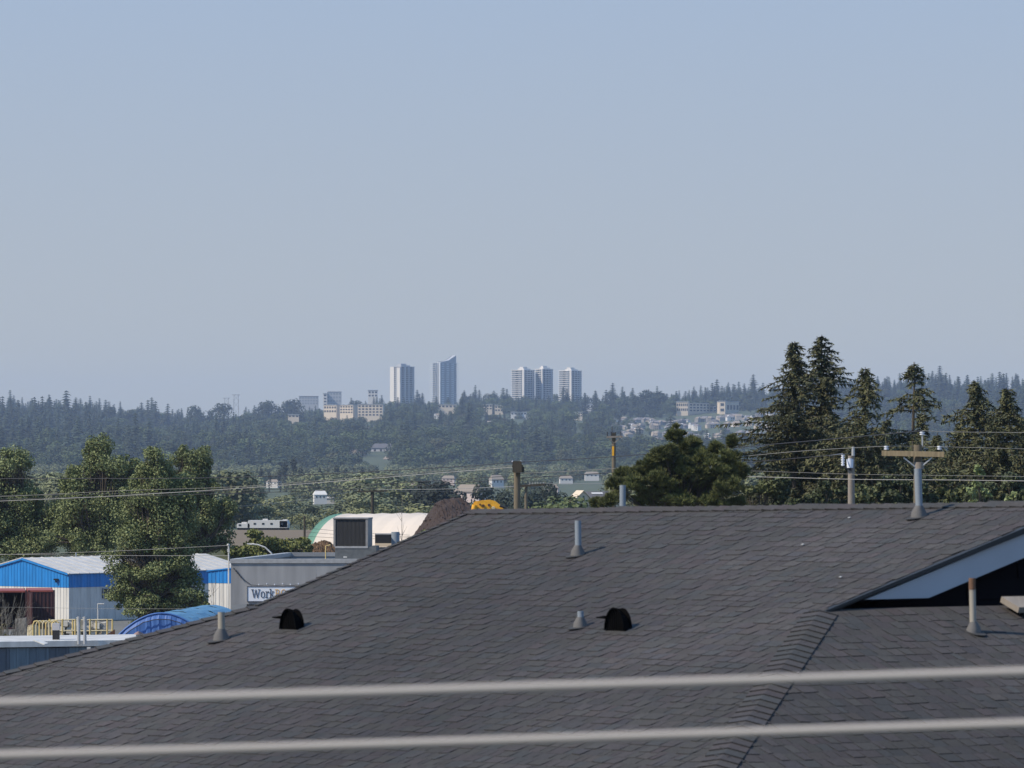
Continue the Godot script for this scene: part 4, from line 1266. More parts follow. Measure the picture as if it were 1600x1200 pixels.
func container(label: String, o: Vector3, along: Vector3, w: float, deep: float, open: bool) -> void:
	var inw := Vector3(-along.z, 0, along.x)
	if inw.z > 0: inw = -inw
	var h := 2.59
	var t := thing("shipping_container", label, "container", o, "red shipping containers")
	var b := B.new()
	for q in [[0.0, 0.0], [w - 0.14, 0.0], [0.0, deep - 0.14], [w - 0.14, deep - 0.14]]:
		b.slab(o + along * q[0] + inw * q[1], along * 0.14, Vector3(0, h, 0), inw * 0.14)
	put(b, "corner_post", M.container_red_shaded, t)
	b = B.new()
	for y in [0.0, h - 0.12]:
		b.slab(o + Vector3(0, y, 0) + along * 0.14 - inw * 0.004, along * (w - 0.28), Vector3(0, 0.12, 0), inw * 0.1)
		b.slab(o + Vector3(0, y, 0) + inw * 0.14, along * 0.1, Vector3(0, 0.12, 0), inw * (deep - 0.28))
	put(b, "rail", M.container_rail, t)
	b = B.new()
	b.slab(o + Vector3(0, h - 0.03, 0) + along * 0.1 + inw * 0.1, along * (w - 0.2), Vector3(0, 0.03, 0), inw * (deep - 0.2))
	put(b, "roof", M.container_rail, t)
	b = B.new()
	for q in [[Vector3.ZERO, inw, deep, -along], [along * w, inw, deep, along], [inw * deep, along, w, inw]]:
		ribbed(b, o + q[0] - q[3] * 0.06, q[1], q[2], o.y + 0.1, o.y + h - 0.05, o.y + h - 0.05, q[3])
	put(b, "side_wall", M.container_red_shaded, t)
	b = B.new()
	b.slab(o + along * 0.05 + inw * 0.05 + Vector3(0, 0.08, 0), along * (w - 0.1), Vector3(0, 0.04, 0), inw * (deep - 0.1))
	put(b, "deck", M.wood_dark, t)
	if open:
		for s in 2:
			var dr := B.new()
			dr.slab(o + along * (0.0 if s == 0 else w), (along * (-0.35 if s == 0 else 0.3) - inw * 1.0), Vector3(0, h - 0.1, 0), along * 0.04)
			var dn := put(dr, "door", M.container_red_shaded, t)
			var br := B.new()
			br.post(o + along * (-0.2 if s == 0 else w + 0.2) - inw * 0.6 + Vector3(0, 0.1, 0), h - 0.3, 0.025, 0.025, 6)
			put(br, "lock_bar", M.metal_grey, dn)
	else:
		var dr := B.new()
		ribbed(dr, o + along * 0.14 + inw * 0.04, along, w - 0.28, o.y + 0.12, o.y + h - 0.12, o.y + h - 0.12, -inw, 0.27)
		put(dr, "end_wall", M.container_red_shaded, t)

func sign_building() -> void:
	var d := 300.0
	var A := at(361, 874, d)       # near corner, top of the parapet
	var B1 := at(575, 873, 300.4)
	var along := Vector3(B1.x - A.x, 0, B1.z - A.z).normalized()
	var back := Vector3(0.13, 0, -1).normalized()
	var outw := Vector3(-along.z, 0, along.x)
	if outw.z < 0: outw = -outw
	var L := 26.0; var D := 19.0
	var y0 := 0.1
	var foot := Vector3(A.x, y0, A.z)
	var top := A.y
	var t := thing("sign_building", "flat-roofed grey stucco shop building with a white name sign", "building", foot)
	var low := at(361, 944, d).y       # where the upper wall ends over the recessed shopfront
	var xs := [0.0, 5.0, 10.0, 15.0, 20.0, 26.0]
	for i in 5:
		var p := B.new()
		p.slab(Vector3(foot.x, low, foot.z) + along * (xs[i] + 0.006), along * (xs[i + 1] - xs[i] - 0.012), Vector3(0, top - low - 0.2, 0), -outw * 0.3)
		put(p, "wall_panel", M.stucco, t)
	var w := B.new()
	w.slab(foot - outw * 0.35 + along * 0.02, along * (L - 0.04), Vector3(0, top - 1.0 - y0, 0), back * (D - 0.4))
	put(w, "inner_wall", M.stucco_wall, t)
	w = B.new()
	w.slab(foot - outw * 0.3, back * (D - 0.3), Vector3(0, top - 0.2 - y0, 0), along * 0.25)
	put(w, "side_wall", M.stucco_wall, t)
	w = B.new()
	w.slab(foot + along * 0.04, along * 0.88, Vector3(0, low - y0 - 0.004, 0), -outw * 0.3)
	put(w, "corner_pier", M.stucco_wall, t)
	w = B.new()
	w.slab(foot - outw * 0.33 + along * 1.2, along * 8.0, Vector3(0, low - y0 - 0.1, 0), outw * 0.05)
	put(w, "shop_window", M.window_dark, t)
	w = B.new()
	for i in 6: w.slab(foot - outw * 0.28 + along * (1.2 + i * 1.6), along * 0.07, Vector3(0, low - y0 - 0.1, 0), outw * 0.05)
	put(w, "window_frame", M.dark, t)
	# coping round the parapet
	var y := Vector3(0, top - 0.22, 0)
	var f0 := Vector3(foot.x, 0, foot.z)
	w = B.new()
	w.slab(f0 + y - along * 0.06 + outw * 0.07, along * (L + 0.1), Vector3(0, 0.24, 0), -outw * 0.45)
	put(w, "front_coping", M.metal_grey, t)
	w = B.new()
	w.slab(f0 + y - along * 0.06 - outw * 0.385, along * 0.42, Vector3(0, 0.235, 0), back * (D - 0.5))
	put(w, "side_coping", M.metal_grey, t)
	w = B.new()
	w.slab(f0 + y - along * 0.04 + back * (D - 0.1), along * L, Vector3(0, 0.24, 0), back * 0.35)
	w.slab(f0 + Vector3(0, y0, 0) + back * (D - 0.05), along * L, Vector3(0, top - 0.2 - y0, 0), back * 0.25)
	put(w, "back_parapet", M.stucco_wall, t)
	w = B.new()
	w.slab(f0 + Vector3(0, top - 1.0, 0) + along * 0.25 - outw * 0.3, along * (L - 0.5), Vector3(0, 0.15, 0), back * (D - 0.4))
	put(w, "roof", M.hvac_base, t)
	# sign
	var s := thing("shop_sign", "white board sign with dark and gold serif lettering on the grey wall", "sign", f0 + Vector3(0, at(0, 941, d).y, 0))
	var so := f0 + Vector3(0, at(0, 940, d).y, 0) + along * 0.94 + outw * 0.02
	w = B.new()
	w.slab(so, along * 6.2, Vector3(0, 0.9, 0), outw * 0.07)
	put(w, "board", M.sign_white, s)
	w = B.new()
	for q in [[0.0, 0.0, 6.2, 0.035], [0.0, 0.87, 6.2, 0.035], [0.0, 0.0, 0.035, 0.9], [6.17, 0.0, 0.035, 0.9]]:
		w.slab(so + along * q[0] + Vector3(0, q[1], 0) + outw * 0.065, along * q[2], Vector3(0, q[3], 0), outw * 0.03)
	put(w, "sign_frame", M.letter_navy, s)
	var turn := Basis(along, Vector3.UP, outw)
	var font := SystemFont.new()
	font.font_names = PackedStringArray(["Droid Serif"])
	var xx := 0.24
	for q in [["Work", M.letter_navy], ["BC", M.letter_gold]]:
		var tm := TextMesh.new()
		tm.text = q[0]
		tm.font = font
		tm.font_size = 64
		tm.pixel_size = 0.0107
		tm.depth = 0.02
		tm.horizontal_alignment = HORIZONTAL_ALIGNMENT_LEFT
		tm.vertical_alignment = VERTICAL_ALIGNMENT_BOTTOM
		var o := MeshInstance3D.new()
		o.name = "lettering"
		o.mesh = tm
		o.material_override = q[1]
		s.add_child(o, true)
		o.transform = Transform3D(Basis(along * 0.74, Vector3.UP, outw), so + along * xx + Vector3(0, 0.06, 0) + outw * 0.085 - s.position)
		xx += tm.get_aabb().size.x * 0.74 + 0.03
	# string of bulbs along the sign
	var sl := thing("string_lights", "string of small unlit bulbs looped over the white sign", "lights", so + Vector3(0, 0.95, 0))
	var pts := [f0 + Vector3(0, at(0, 887, d).y, 0) + along * 0.14 + outw * 0.06, so + Vector3(0, 1.38, 0) + along * -0.3 + outw * 0.06, so + Vector3(0, 0.98, 0) + along * 0.25 + outw * 0.06]
	for i in 12: pts.append(so + Vector3(0, 0.96 + (0.02 if i % 2 else -0.02), 0) + along * (0.7 + i * 0.46) + outw * 0.08)
	w = B.new()
	w.tube(pts, [0.018], 5)
	for i in 5: w.box(pts[0].lerp(pts[1], 0.2 * i + 0.1), Vector3(0.06, 0.09, 0.05))
	put(w, "cord", M.wire_dark, sl)
	for i in 12:
		w = B.new()
		var p: Vector3 = pts[i + 3] + Vector3(0, 0.02, 0)
		w.tube([p, p + Vector3(0, 0.05, 0), p + Vector3(0, 0.1, 0)], [0.018, 0.034, 0.01], 7)
		put(w, "bulb", M.porcelain, sl)
	# rooftop cooler
	var hd := 306.0
	var ho := at(521, 870, hd)
	ho.y = top - 0.85
	var hx := Vector3(1, 0, 0.04).normalized()
	var hz := Vector3(0.12, 0, -1).normalized()
	var wd := 54.0 / F * hd; var top_y := at(0, 809, hd).y; var base_y := at(0, 854, hd).y
	var h := thing("rooftop_cooler", "big boxy rooftop cooler with dark slatted front", "cooler", ho)
	w = B.new()
	w.slab(ho + hx * 0.1, hx * (wd + 0.1), Vector3(0, base_y - ho.y, 0), hz * 1.7)
	put(w, "base", M.hvac_base, h)
	w = B.new()
	var hb := Vector3(ho.x, base_y + 0.004, ho.z)
	var hh := top_y - base_y
	w.slab(hb + hz * 0.12, hx * wd, Vector3(0, hh - 0.08, 0), hz * 1.7)
	put(w, "casing", M.hvac, h)
	w = B.new()
	w.slab(hb, hx * 0.12, Vector3(0, hh - 0.084, 0), hz * 0.12)
	w.slab(hb + hx * (wd - 0.14), hx * 0.14, Vector3(0, hh - 0.084, 0), hz * 0.12)
	w.slab(hb + Vector3(0, hh - 0.08, 0) - hx * 0.03 - hz * 0.03, hx * (wd + 0.06), Vector3(0, 0.08, 0), hz * 1.9)
	put(w, "frame", M.hvac, h)
	for i in 22:
		w = B.new()
		var xo := 0.14 + (wd - 0.32) * i / 22.0
		w.slab(hb + hx * xo + hz * 0.05, hx * 0.055, Vector3(0, hh - 0.1, 0), hz * 0.06 + hx * 0.02)
		put(w, "slat", M.louver, h)
	w = B.new()
	w.slab(hb + hx * 0.13 + hz * 0.1, hx * (wd - 0.28), Vector3(0, hh - 0.09, 0), hz * 0.01)
	put(w, "screen", M.dark, h)
	w = B.new()
	w.slab(hb - Vector3(0, 0.1, 0) - hz * 0.03 + hx * 0.1, hx * (wd - 0.1), Vector3(0, 0.12, 0), hz * 0.1)
	put(w, "drip_tray", M.metal_grey, h)
	w = B.new()
	w.slab(ho + hx * 0.6 + Vector3(0, (base_y - ho.y) * 0.55, 0) - hz * 0.01, hx * 0.22, Vector3(0, 0.09, 0), hz * 0.02)
	put(w, "badge", M.white_paint, h)
	w = B.new()
	w.slab(ho + hx * (wd + 0.2), hx * 0.3, Vector3(0, base_y - ho.y + 0.05, 0), hz * 1.2)
	put(w, "conduit_box", M.hvac_base, h)
	# dark duct hood and round flue behind it
	var u := thing("rooftop_duct", "low dark rooftop hood with cream panel beside the cooler", "duct", Vector3(at(586, 860, 309).x, top - 0.85, -309))
	var uo := u.position
	var y1 := at(0, 832, 309).y
	w = B.new()
	w.slab(uo + Vector3(0, y1 - uo.y - 0.65, 0), Vector3(1.05, 0, 0), Vector3(0, 0.5, 0), Vector3(0, 0, -1.2))
	put(w, "hood", M.dark, u)
	w = B.new()
	w.slab(uo + Vector3(0, y1 - uo.y - 0.15, 0.03), Vector3(1.5, 0, 0), Vector3(0, 0.08, 0), Vector3(0, 0, -1.3))
	put(w, "lid", M.hvac, u)
	w = B.new()
	w.slab(uo + Vector3(0, y1 - uo.y - 0.86, 0.05), Vector3(1.0, 0, 0), Vector3(0, 0.21, 0), Vector3(0, 0, -0.2))
	put(w, "cream_panel", M.cream, u)
	w = B.new()
	w.slab(uo, Vector3(1.3, 0, 0), Vector3(0, y1 - uo.y - 0.9, 0), Vector3(0, 0, -1.2))
	put(w, "base", M.hvac_base, u)
	var fl := thing("rooftop_flue", "dark blue-grey round flue standing beside the duct hood", "flue", Vector3(at(618, 860, 308).x, top - 0.85, -308))
	w = B.new()
	w.post(fl.position, at(0, 831, 308).y - fl.position.y, 0.25, 0.25, 16)
	w.tube([fl.position + Vector3(0, 1.0, 0), fl.position + Vector3(0, 1.04, 0)], [0.265, 0.265], 16)
	put(w, "pipe", M.pipe_blue, fl)
	# yellow gas pipe, white mast
	var gp := thing("gas_pipe", "thin yellow gas pipe sticking up from the flat roof", "pipe", Vector3(at(509, 870, 303).x, top - 0.85, -303))
	w = B.new()
	var ge := at(509, 853, 303)
	w.tube([gp.position, ge, ge + Vector3(0.28, 0.06, 0)], [0.035], 7)
	put(w, "pipe", M.yellow_pale, gp)
	var ms := thing("white_mast", "short white service mast at the corner of the grey building", "mast", Vector3(at(357, 900, 300).x, 0.1, -300.3))
	w = B.new()
	w.post(ms.position, at(0, 852, 300).y - ms.position.y, 0.045, 0.045, 8)
	put(w, "tube", M.white_paint, ms)
	w = B.new()
	var mt := at(357, 852, 300.3)
	w.tube([mt, mt + Vector3(0, 0.06, 0), mt + Vector3(0, 0.1, 0)], [0.09, 0.09, 0.03], 8)
	w.box(mt - Vector3(0, 0.3, 0), Vector3(0.13, 0.2, 0.1))
	put(w, "weatherhead", M.white_paint, ms)
	# street lamp behind
	var ld := 372.0
	var sp := thing("street_lamp", "street lamp with long curved grey arm behind the flat roof", "street lamp", on_land(432, ld))
	w = B.new()
	w.tube([sp.position, at(432, 885, ld), at(424, 864, ld), at(414, 855, ld), at(403, 851, ld), at(394, 850, ld)], [0.1, 0.075, 0.06, 0.055, 0.05, 0.05], 8)
	put(w, "post", M.white_paint, sp)
	w = B.new()
	w.hexa([at(386, 848.6, ld), at(397, 848.4, ld), at(397, 851.6, ld), at(386, 850.4, ld), at(386, 848.6, ld + 0.22), at(397, 848.4, ld + 0.22), at(397, 851.6, ld + 0.22), at(386, 850.4, ld + 0.22)])
	put(w, "lamp_head", M.white_paint, sp)

func left_yard() -> void:
	# low building with white-edged roof, near left
	var d := 150.0
	var p0 := at(-140, 1015, 150); var p1 := at(320, 1000, 153)
	var y0 := 0.1
	var along := Vector3(p1.x - p0.x, 0, p1.z - p0.z).normalized()
	var back := Vector3(0.1, 0, -1).normalized()
	var top := at(0, 1004, 150).y
	var foot := Vector3(p0.x, y0, p0.z)
	var t := thing("white_edged_building", "low building with white roof edging and stained blue-grey wall, lower left", "building", foot)
	var L := 12.0
	for i in 20:
		var b := B.new()
		ribbed(b, foot + along * i * 0.6, along, 0.595, y0, top - 0.2, top - 0.2, Vector3(-back.x, 0, 1).normalized(), 0.3)
		put(b, "wall_sheet", M["wall_%d" % (i * 7 % 3)], t)
	var b := B.new()
	b.slab(foot + back * 0.06, along * L, Vector3(0, top - y0 - 0.25, 0), back * 5.0)
	put(b, "inner_wall", M.dark, t)
	b = B.new()
	b.slab(Vector3(foot.x, top - 0.17, foot.z + 0.1), along * L, Vector3(0, 0.17, 0), back * 0.5)
	put(b, "white_edge", M.white_paint, t)
	b = B.new()
	b.slab(Vector3(foot.x, top - 0.12, foot.z) + back * 0.4, along * L, Vector3(0, 0.1, 0), back * 5.0)
	put(b, "roof", M.roof_white, t)
	b = B.new()
	b.slab(at(52, 1001, 149.6), Vector3(0.35, -0.12, 0.2), Vector3(0.1, 0.02, -0.3), Vector3(0, 0.03, 0))
	put(b, "lifted_flashing", M.white_paint, t)
	b = B.new()
	var q := at(139, 1011, 149.6)
	b.slab(Vector3(q.x - 0.05, y0, q.z), Vector3(0.1, 0, 0), Vector3(0, q.y - y0, 0), Vector3(0, 0, -0.1))
	put(b, "downpipe", M.white_paint, t)
	b = B.new()
	b.slab(foot + along * 3.0 + Vector3(0, 0, 0.14), along * 7.5, Vector3(0, top - 0.9 - y0, 0), back * 0.1)
	# roof pieces
	for k in 2:
		var v := thing("roof_stack", ["galvanised capped roof stack, the one toward the picture edge", "galvanised capped roof stack, the one toward the blue tarp"][k], "vent stack", Vector3(at(123.5 + k * 9.5, 1003, 151.5).x, top, -151.5), "twin capped roof stacks")
		b = B.new()
		var hh := at(0, 970, 151.5).y - top
		b.post(v.position - Vector3(0, 0.1, 0), hh + 0.1, 0.05, 0.05, 10)
		put(b, "pipe", M.galvanised, v)
		b = B.new()
		var c := v.position + Vector3(0, hh, 0)
		b.tube([c, c + Vector3(0, 0.02, 0), c + Vector3(0, 0.035, 0), c + Vector3(0, 0.05, 0), c + Vector3(0, 0.07, 0), c + Vector3(0, 0.1, 0), c + Vector3(0, 0.13, 0)], [0.05, 0.075, 0.06, 0.075, 0.06, 0.085, 0.03], 12)
		put(b, "cap", M.galvanised, v)
	var mv := thing("mushroom_vent", "small pinkish mushroom vent on the white-edged roof", "vent", Vector3(at(217, 1003, 152).x, top, -152))
	b = B.new()
	b.post(mv.position - Vector3(0, 0.1, 0), at(0, 991, 152).y - top + 0.1, 0.085, 0.085, 10)
	put(b, "pipe", M.galvanised, mv)
	b = B.new()
	var c2 := Vector3(mv.position.x, at(0, 991, 152).y, mv.position.z)
	b.tube([c2, c2 + Vector3(0, 0.025, 0), c2 + Vector3(0, 0.09, 0)], [0.14, 0.14, 0.02], 12)
	put(b, "cap", M.mushroom, mv)
	var bx := thing("roof_box", "dark box with pale lid on the white-edged roof", "vent", Vector3(at(88, 1003, 153).x, top, -153))
	b = B.new()
	b.box(bx.position + Vector3(0, 0.12, 0), Vector3(0.2, 0.3, 0.2))
	put(b, "body", M.dark, bx)
	b = B.new()
	b.box(bx.position + Vector3(0, 0.36, 0), Vector3(0.22, 0.2, 0.22))
	put(b, "lid", M.house_grey, bx)
	# containers
	container("closed shade-darkened red shipping container against the blue building's gable", at(44, 975, 346) * Vector3(1, 0, 1) + Vector3(0, 0.1, 0), Vector3(1, 0, -0.12).normalized(), 1.82, 6.0, false)
	container("open shade-darkened red shipping container at the picture edge", at(-14, 975, 345) * Vector3(1, 0, 1) + Vector3(0, 0.1, 0), Vector3(1, 0, -0.12).normalized(), 2.44, 6.0, true)
	# racks of pipe rails
	d = 250.0
	var rg := "pale yellow pipe racks"
	for k in 3:
		var x0: float = [92.0, 128.0, 140.0][k]; var x1: float = [118.0, 168.0, 176.0][k]
		var rt := thing("pipe_rack", ["pale yellow pipe rack with a row of rounded hoops", "long pale yellow pipe rack between the twin roof stacks", "pale yellow pipe rack ending beside the blue tarp shelter"][k], "rack", at((x0 + x1) / 2, 1092, d + k * 1.5) * Vector3(1, 0, 1) + Vector3(0, 0.1, 0), rg)
		for y in [969.0, 986.0, 1003.0]:
			b = B.new()
			b.tube([at(x0 - 14, y, d + k * 1.5), at(x1, y - 1, d + k * 1.5)], [0.035], 7)
			put(b, "rail", M.rail_cream, rt)
		for i in 3:
			var xx: float = lerpf(x0 - 14, x1, i / 2.0)
			var tp := at(xx, 967, d + k * 1.5)
			b = B.new()
			b.tube([Vector3(tp.x, 0.1, tp.z), tp], [0.045], 7)
			put(b, "post", M.yellow_pale, rt)
	var hp := thing("hoop_rack", "cluster of bent pale yellow pipe hoops in the yard", "rack", at(65, 1092, 248) * Vector3(1, 0, 1) + Vector3(0, 0.1, 0))
	for i in 7:
		b = B.new()
		var xx := 52.0 + i * 5.0
		var z := 248.0 + (i % 3) * 0.5
		b.tube([at(xx, 1020, z), at(xx, 976, z), at(xx + 2, 971, z), at(xx + 6, 970, z), at(xx + 10, 973, z), at(xx + 11, 1000, z)], [0.04], 7)
		put(b, "hoop", M.rail_cream if i % 2 else M.yellow_pale, hp)
	b = B.new()
	b.box(at(72, 1055, 248.5), Vector3(1.7, 2.2, 0.5))
	put(b, "skid", M.concrete, hp)
	for k in 3:      # sacks and stones between the rails
		var st := thing("stone_heap", ["pale rubble heap behind the hoops", "pale rubble heap behind the twin roof stacks", "pale rubble heap near the blue tarp"][k], "rubble", at([88, 112, 148][k], 1092, 256) * Vector3(1, 0, 1) + Vector3(0, 0.1, 0), "rubble heaps in the yard")
		b = B.new()
		for i in 60:
			var s := rr(0.08, 0.2)
			var x: float = [88, 112, 148][k] + rr(-20, 20)
			var m := at(x, lerpf(974, 1050, rng.randf() ** 2.0), 256 + rr(-0.5, 0.5))
			var gq := rr(0.2, 0.65)
			b.col = Color(gq, gq * 0.93, gq * 0.8)
			var pp := []
			for z in [-1.0, 1.0]:
				for cor in [[-1, -1], [1, -1], [1, 1], [-1, 1]]: pp.append(m + Vector3(cor[0] * s * rr(0.6, 1), cor[1] * s * rr(0.5, 0.9), z * s))
			b.hexa(pp)
		var core := B.new()
		put(b, "stones", M.painted, st).set_meta("kind", "stuff")
		var cx: float = [88, 112, 148][k]
		core.hexa([at(cx - 24, 1092, 256.6), at(cx + 24, 1092, 256.6), at(cx + 18, 982, 256.6), at(cx - 18, 982, 256.6), at(cx - 24, 1092, 258), at(cx + 24, 1092, 258), at(cx + 18, 982, 258), at(cx - 18, 982, 258)])
		put(core, "core", M.concrete, st)
	var tk := thing("cream_tank", "rounded cream tank beside the concrete block", "tank", at(52, 1090, 252) * Vector3(1, 0, 1) + Vector3(0, 0.1, 0))
	b = B.new()
	var tx := at(52, 976, 252)
	b.tube([tk.position, Vector3(tx.x, tx.y - 0.15, tx.z), Vector3(tx.x, tx.y - 0.03, tx.z), tx], [0.29, 0.29, 0.24, 0.1], 14)
	put(b, "shell", M.rail_cream, tk)
	var cb := thing("concrete_block", "weathered grey concrete block behind the bare thicket", "block", at(33, 1090, 254) * Vector3(1, 0, 1) + Vector3(0, 0.1, 0))
	b = B.new()
	var cy := at(33, 965, 254).y
	b.hexa([cb.position + Vector3(-0.29, 0, 0.25), cb.position + Vector3(0.29, 0, 0.25), cb.position + Vector3(0.29, 0, -0.25), cb.position + Vector3(-0.29, 0, -0.25), Vector3(cb.position.x - 0.25, cy - 0.04, cb.position.z + 0.22), Vector3(cb.position.x + 0.26, cy, cb.position.z + 0.22), Vector3(cb.position.x + 0.26, cy, cb.position.z - 0.22), Vector3(cb.position.x - 0.25, cy - 0.05, cb.position.z - 0.22)])
	put(b, "block", M.concrete, cb)
	var rb := thing("rusty_bin", "rust-brown steel bin between rack and blue tarp", "bin", at(172, 1090, 246) * Vector3(1, 0, 1) + Vector3(0, 0.1, 0))
	b = B.new()
	b.hexa([at(158, 1088, 246), at(180, 1088, 246), at(180, 983, 246), at(160, 996, 246), at(158, 1088, 248), at(180, 1088, 248), at(180, 983, 248), at(160, 996, 248)])
	put(b, "side", M.rust_dark, rb)
	# blue tarp shelter
	d = 240.0
	var tt := thing("tarp_shelter", "arched shelter covered in wrinkled bright blue tarpaulin", "shelter", at(245, 1100, d) * Vector3(1, 0, 1) + Vector3(0, 0.1, 0))
	var arc := []
	var n := 22
	for i in n + 1:
		var s := float(i) / n
		var x := lerpf(176, 330, s)
		var y := 1012.0 - 54.0 * pow(sin(PI * clampf(s * 0.93 + 0.035, 0, 1)), 0.8)
		arc.append(at(x, y, d))
	var run := Vector3(1.9, 0.18, -7.0)
	b = B.new()
	for i in n:
		for k in 8:
			var f0 := k / 8.0; var f1 := (k + 1) / 8.0
			var w0 := noise.get_noise_2d(i * 20.0, k * 30.0) * 0.06; var w1 := noise.get_noise_2d(i * 20.0 + 20, k * 30.0) * 0.06
			b.quad(arc[i] + run * f0 + Vector3(0, w0, 0), arc[i + 1] + run * f0 + Vector3(0, w1, 0), arc[i + 1] + run * f1 + Vector3(0, w1, 0), arc[i] + run * f1 + Vector3(0, w0, 0))
	put(b, "cover", M.tarp_teal, tt)
	b = B.new()      # end wall, folded cloth hanging from the arch
	for i in n * 3:
		var s0 := i / float(n * 3) * n; var s1 := (i + 1) / float(n * 3) * n
		var a0: Vector3 = arc[int(s0)].lerp(arc[mini(int(s0) + 1, n)], s0 - int(s0)); var a1: Vector3 = arc[mini(int(s1), n)].lerp(arc[mini(int(s1) + 1, n)], s1 - int(s1))
		var z0 := noise.get_noise_1d(i * 9.0) * 0.09; var z1 := noise.get_noise_1d(i * 9.0 + 9.0) * 0.09
		var m0 := Vector3(0, -0.45, 0.22); 
		b.quad(a0 + m0 * 0.55 + Vector3(0, 0, z0), a1 + m0 * 0.55 + Vector3(0, 0, z1), a1 + Vector3(0, 0.02, 0), a0 + Vector3(0, 0.02, 0))
		b.quad(Vector3(a0.x + 0.25, 0.1, a0.z + 0.3 + z0 * 1.5), Vector3(a1.x + 0.25, 0.1, a1.z + 0.3 + z1 * 1.5), a1 + m0 * 0.55 + Vector3(0, 0, z1), a0 + m0 * 0.55 + Vector3(0, 0, z0))
	put(b, "end_curtain", M.tarp, tt)
	b = B.new()
	var rim := []
	for i in n + 1: rim.append(arc[i] + Vector3(0, 0.0, 0.03))
	b.tube(rim, [0.05], 6)
	put(b, "hem", M.tarp, tt)
	b = B.new()
	var rope := []
	for i in n + 1: rope.append(arc[i] + Vector3(0, -0.26 + noise.get_noise_1d(i * 40.0) * 0.08, 0.26))
	b.tube(rope, [0.022], 5)
	put(b, "lashing_rope", M.wire_dark, tt)

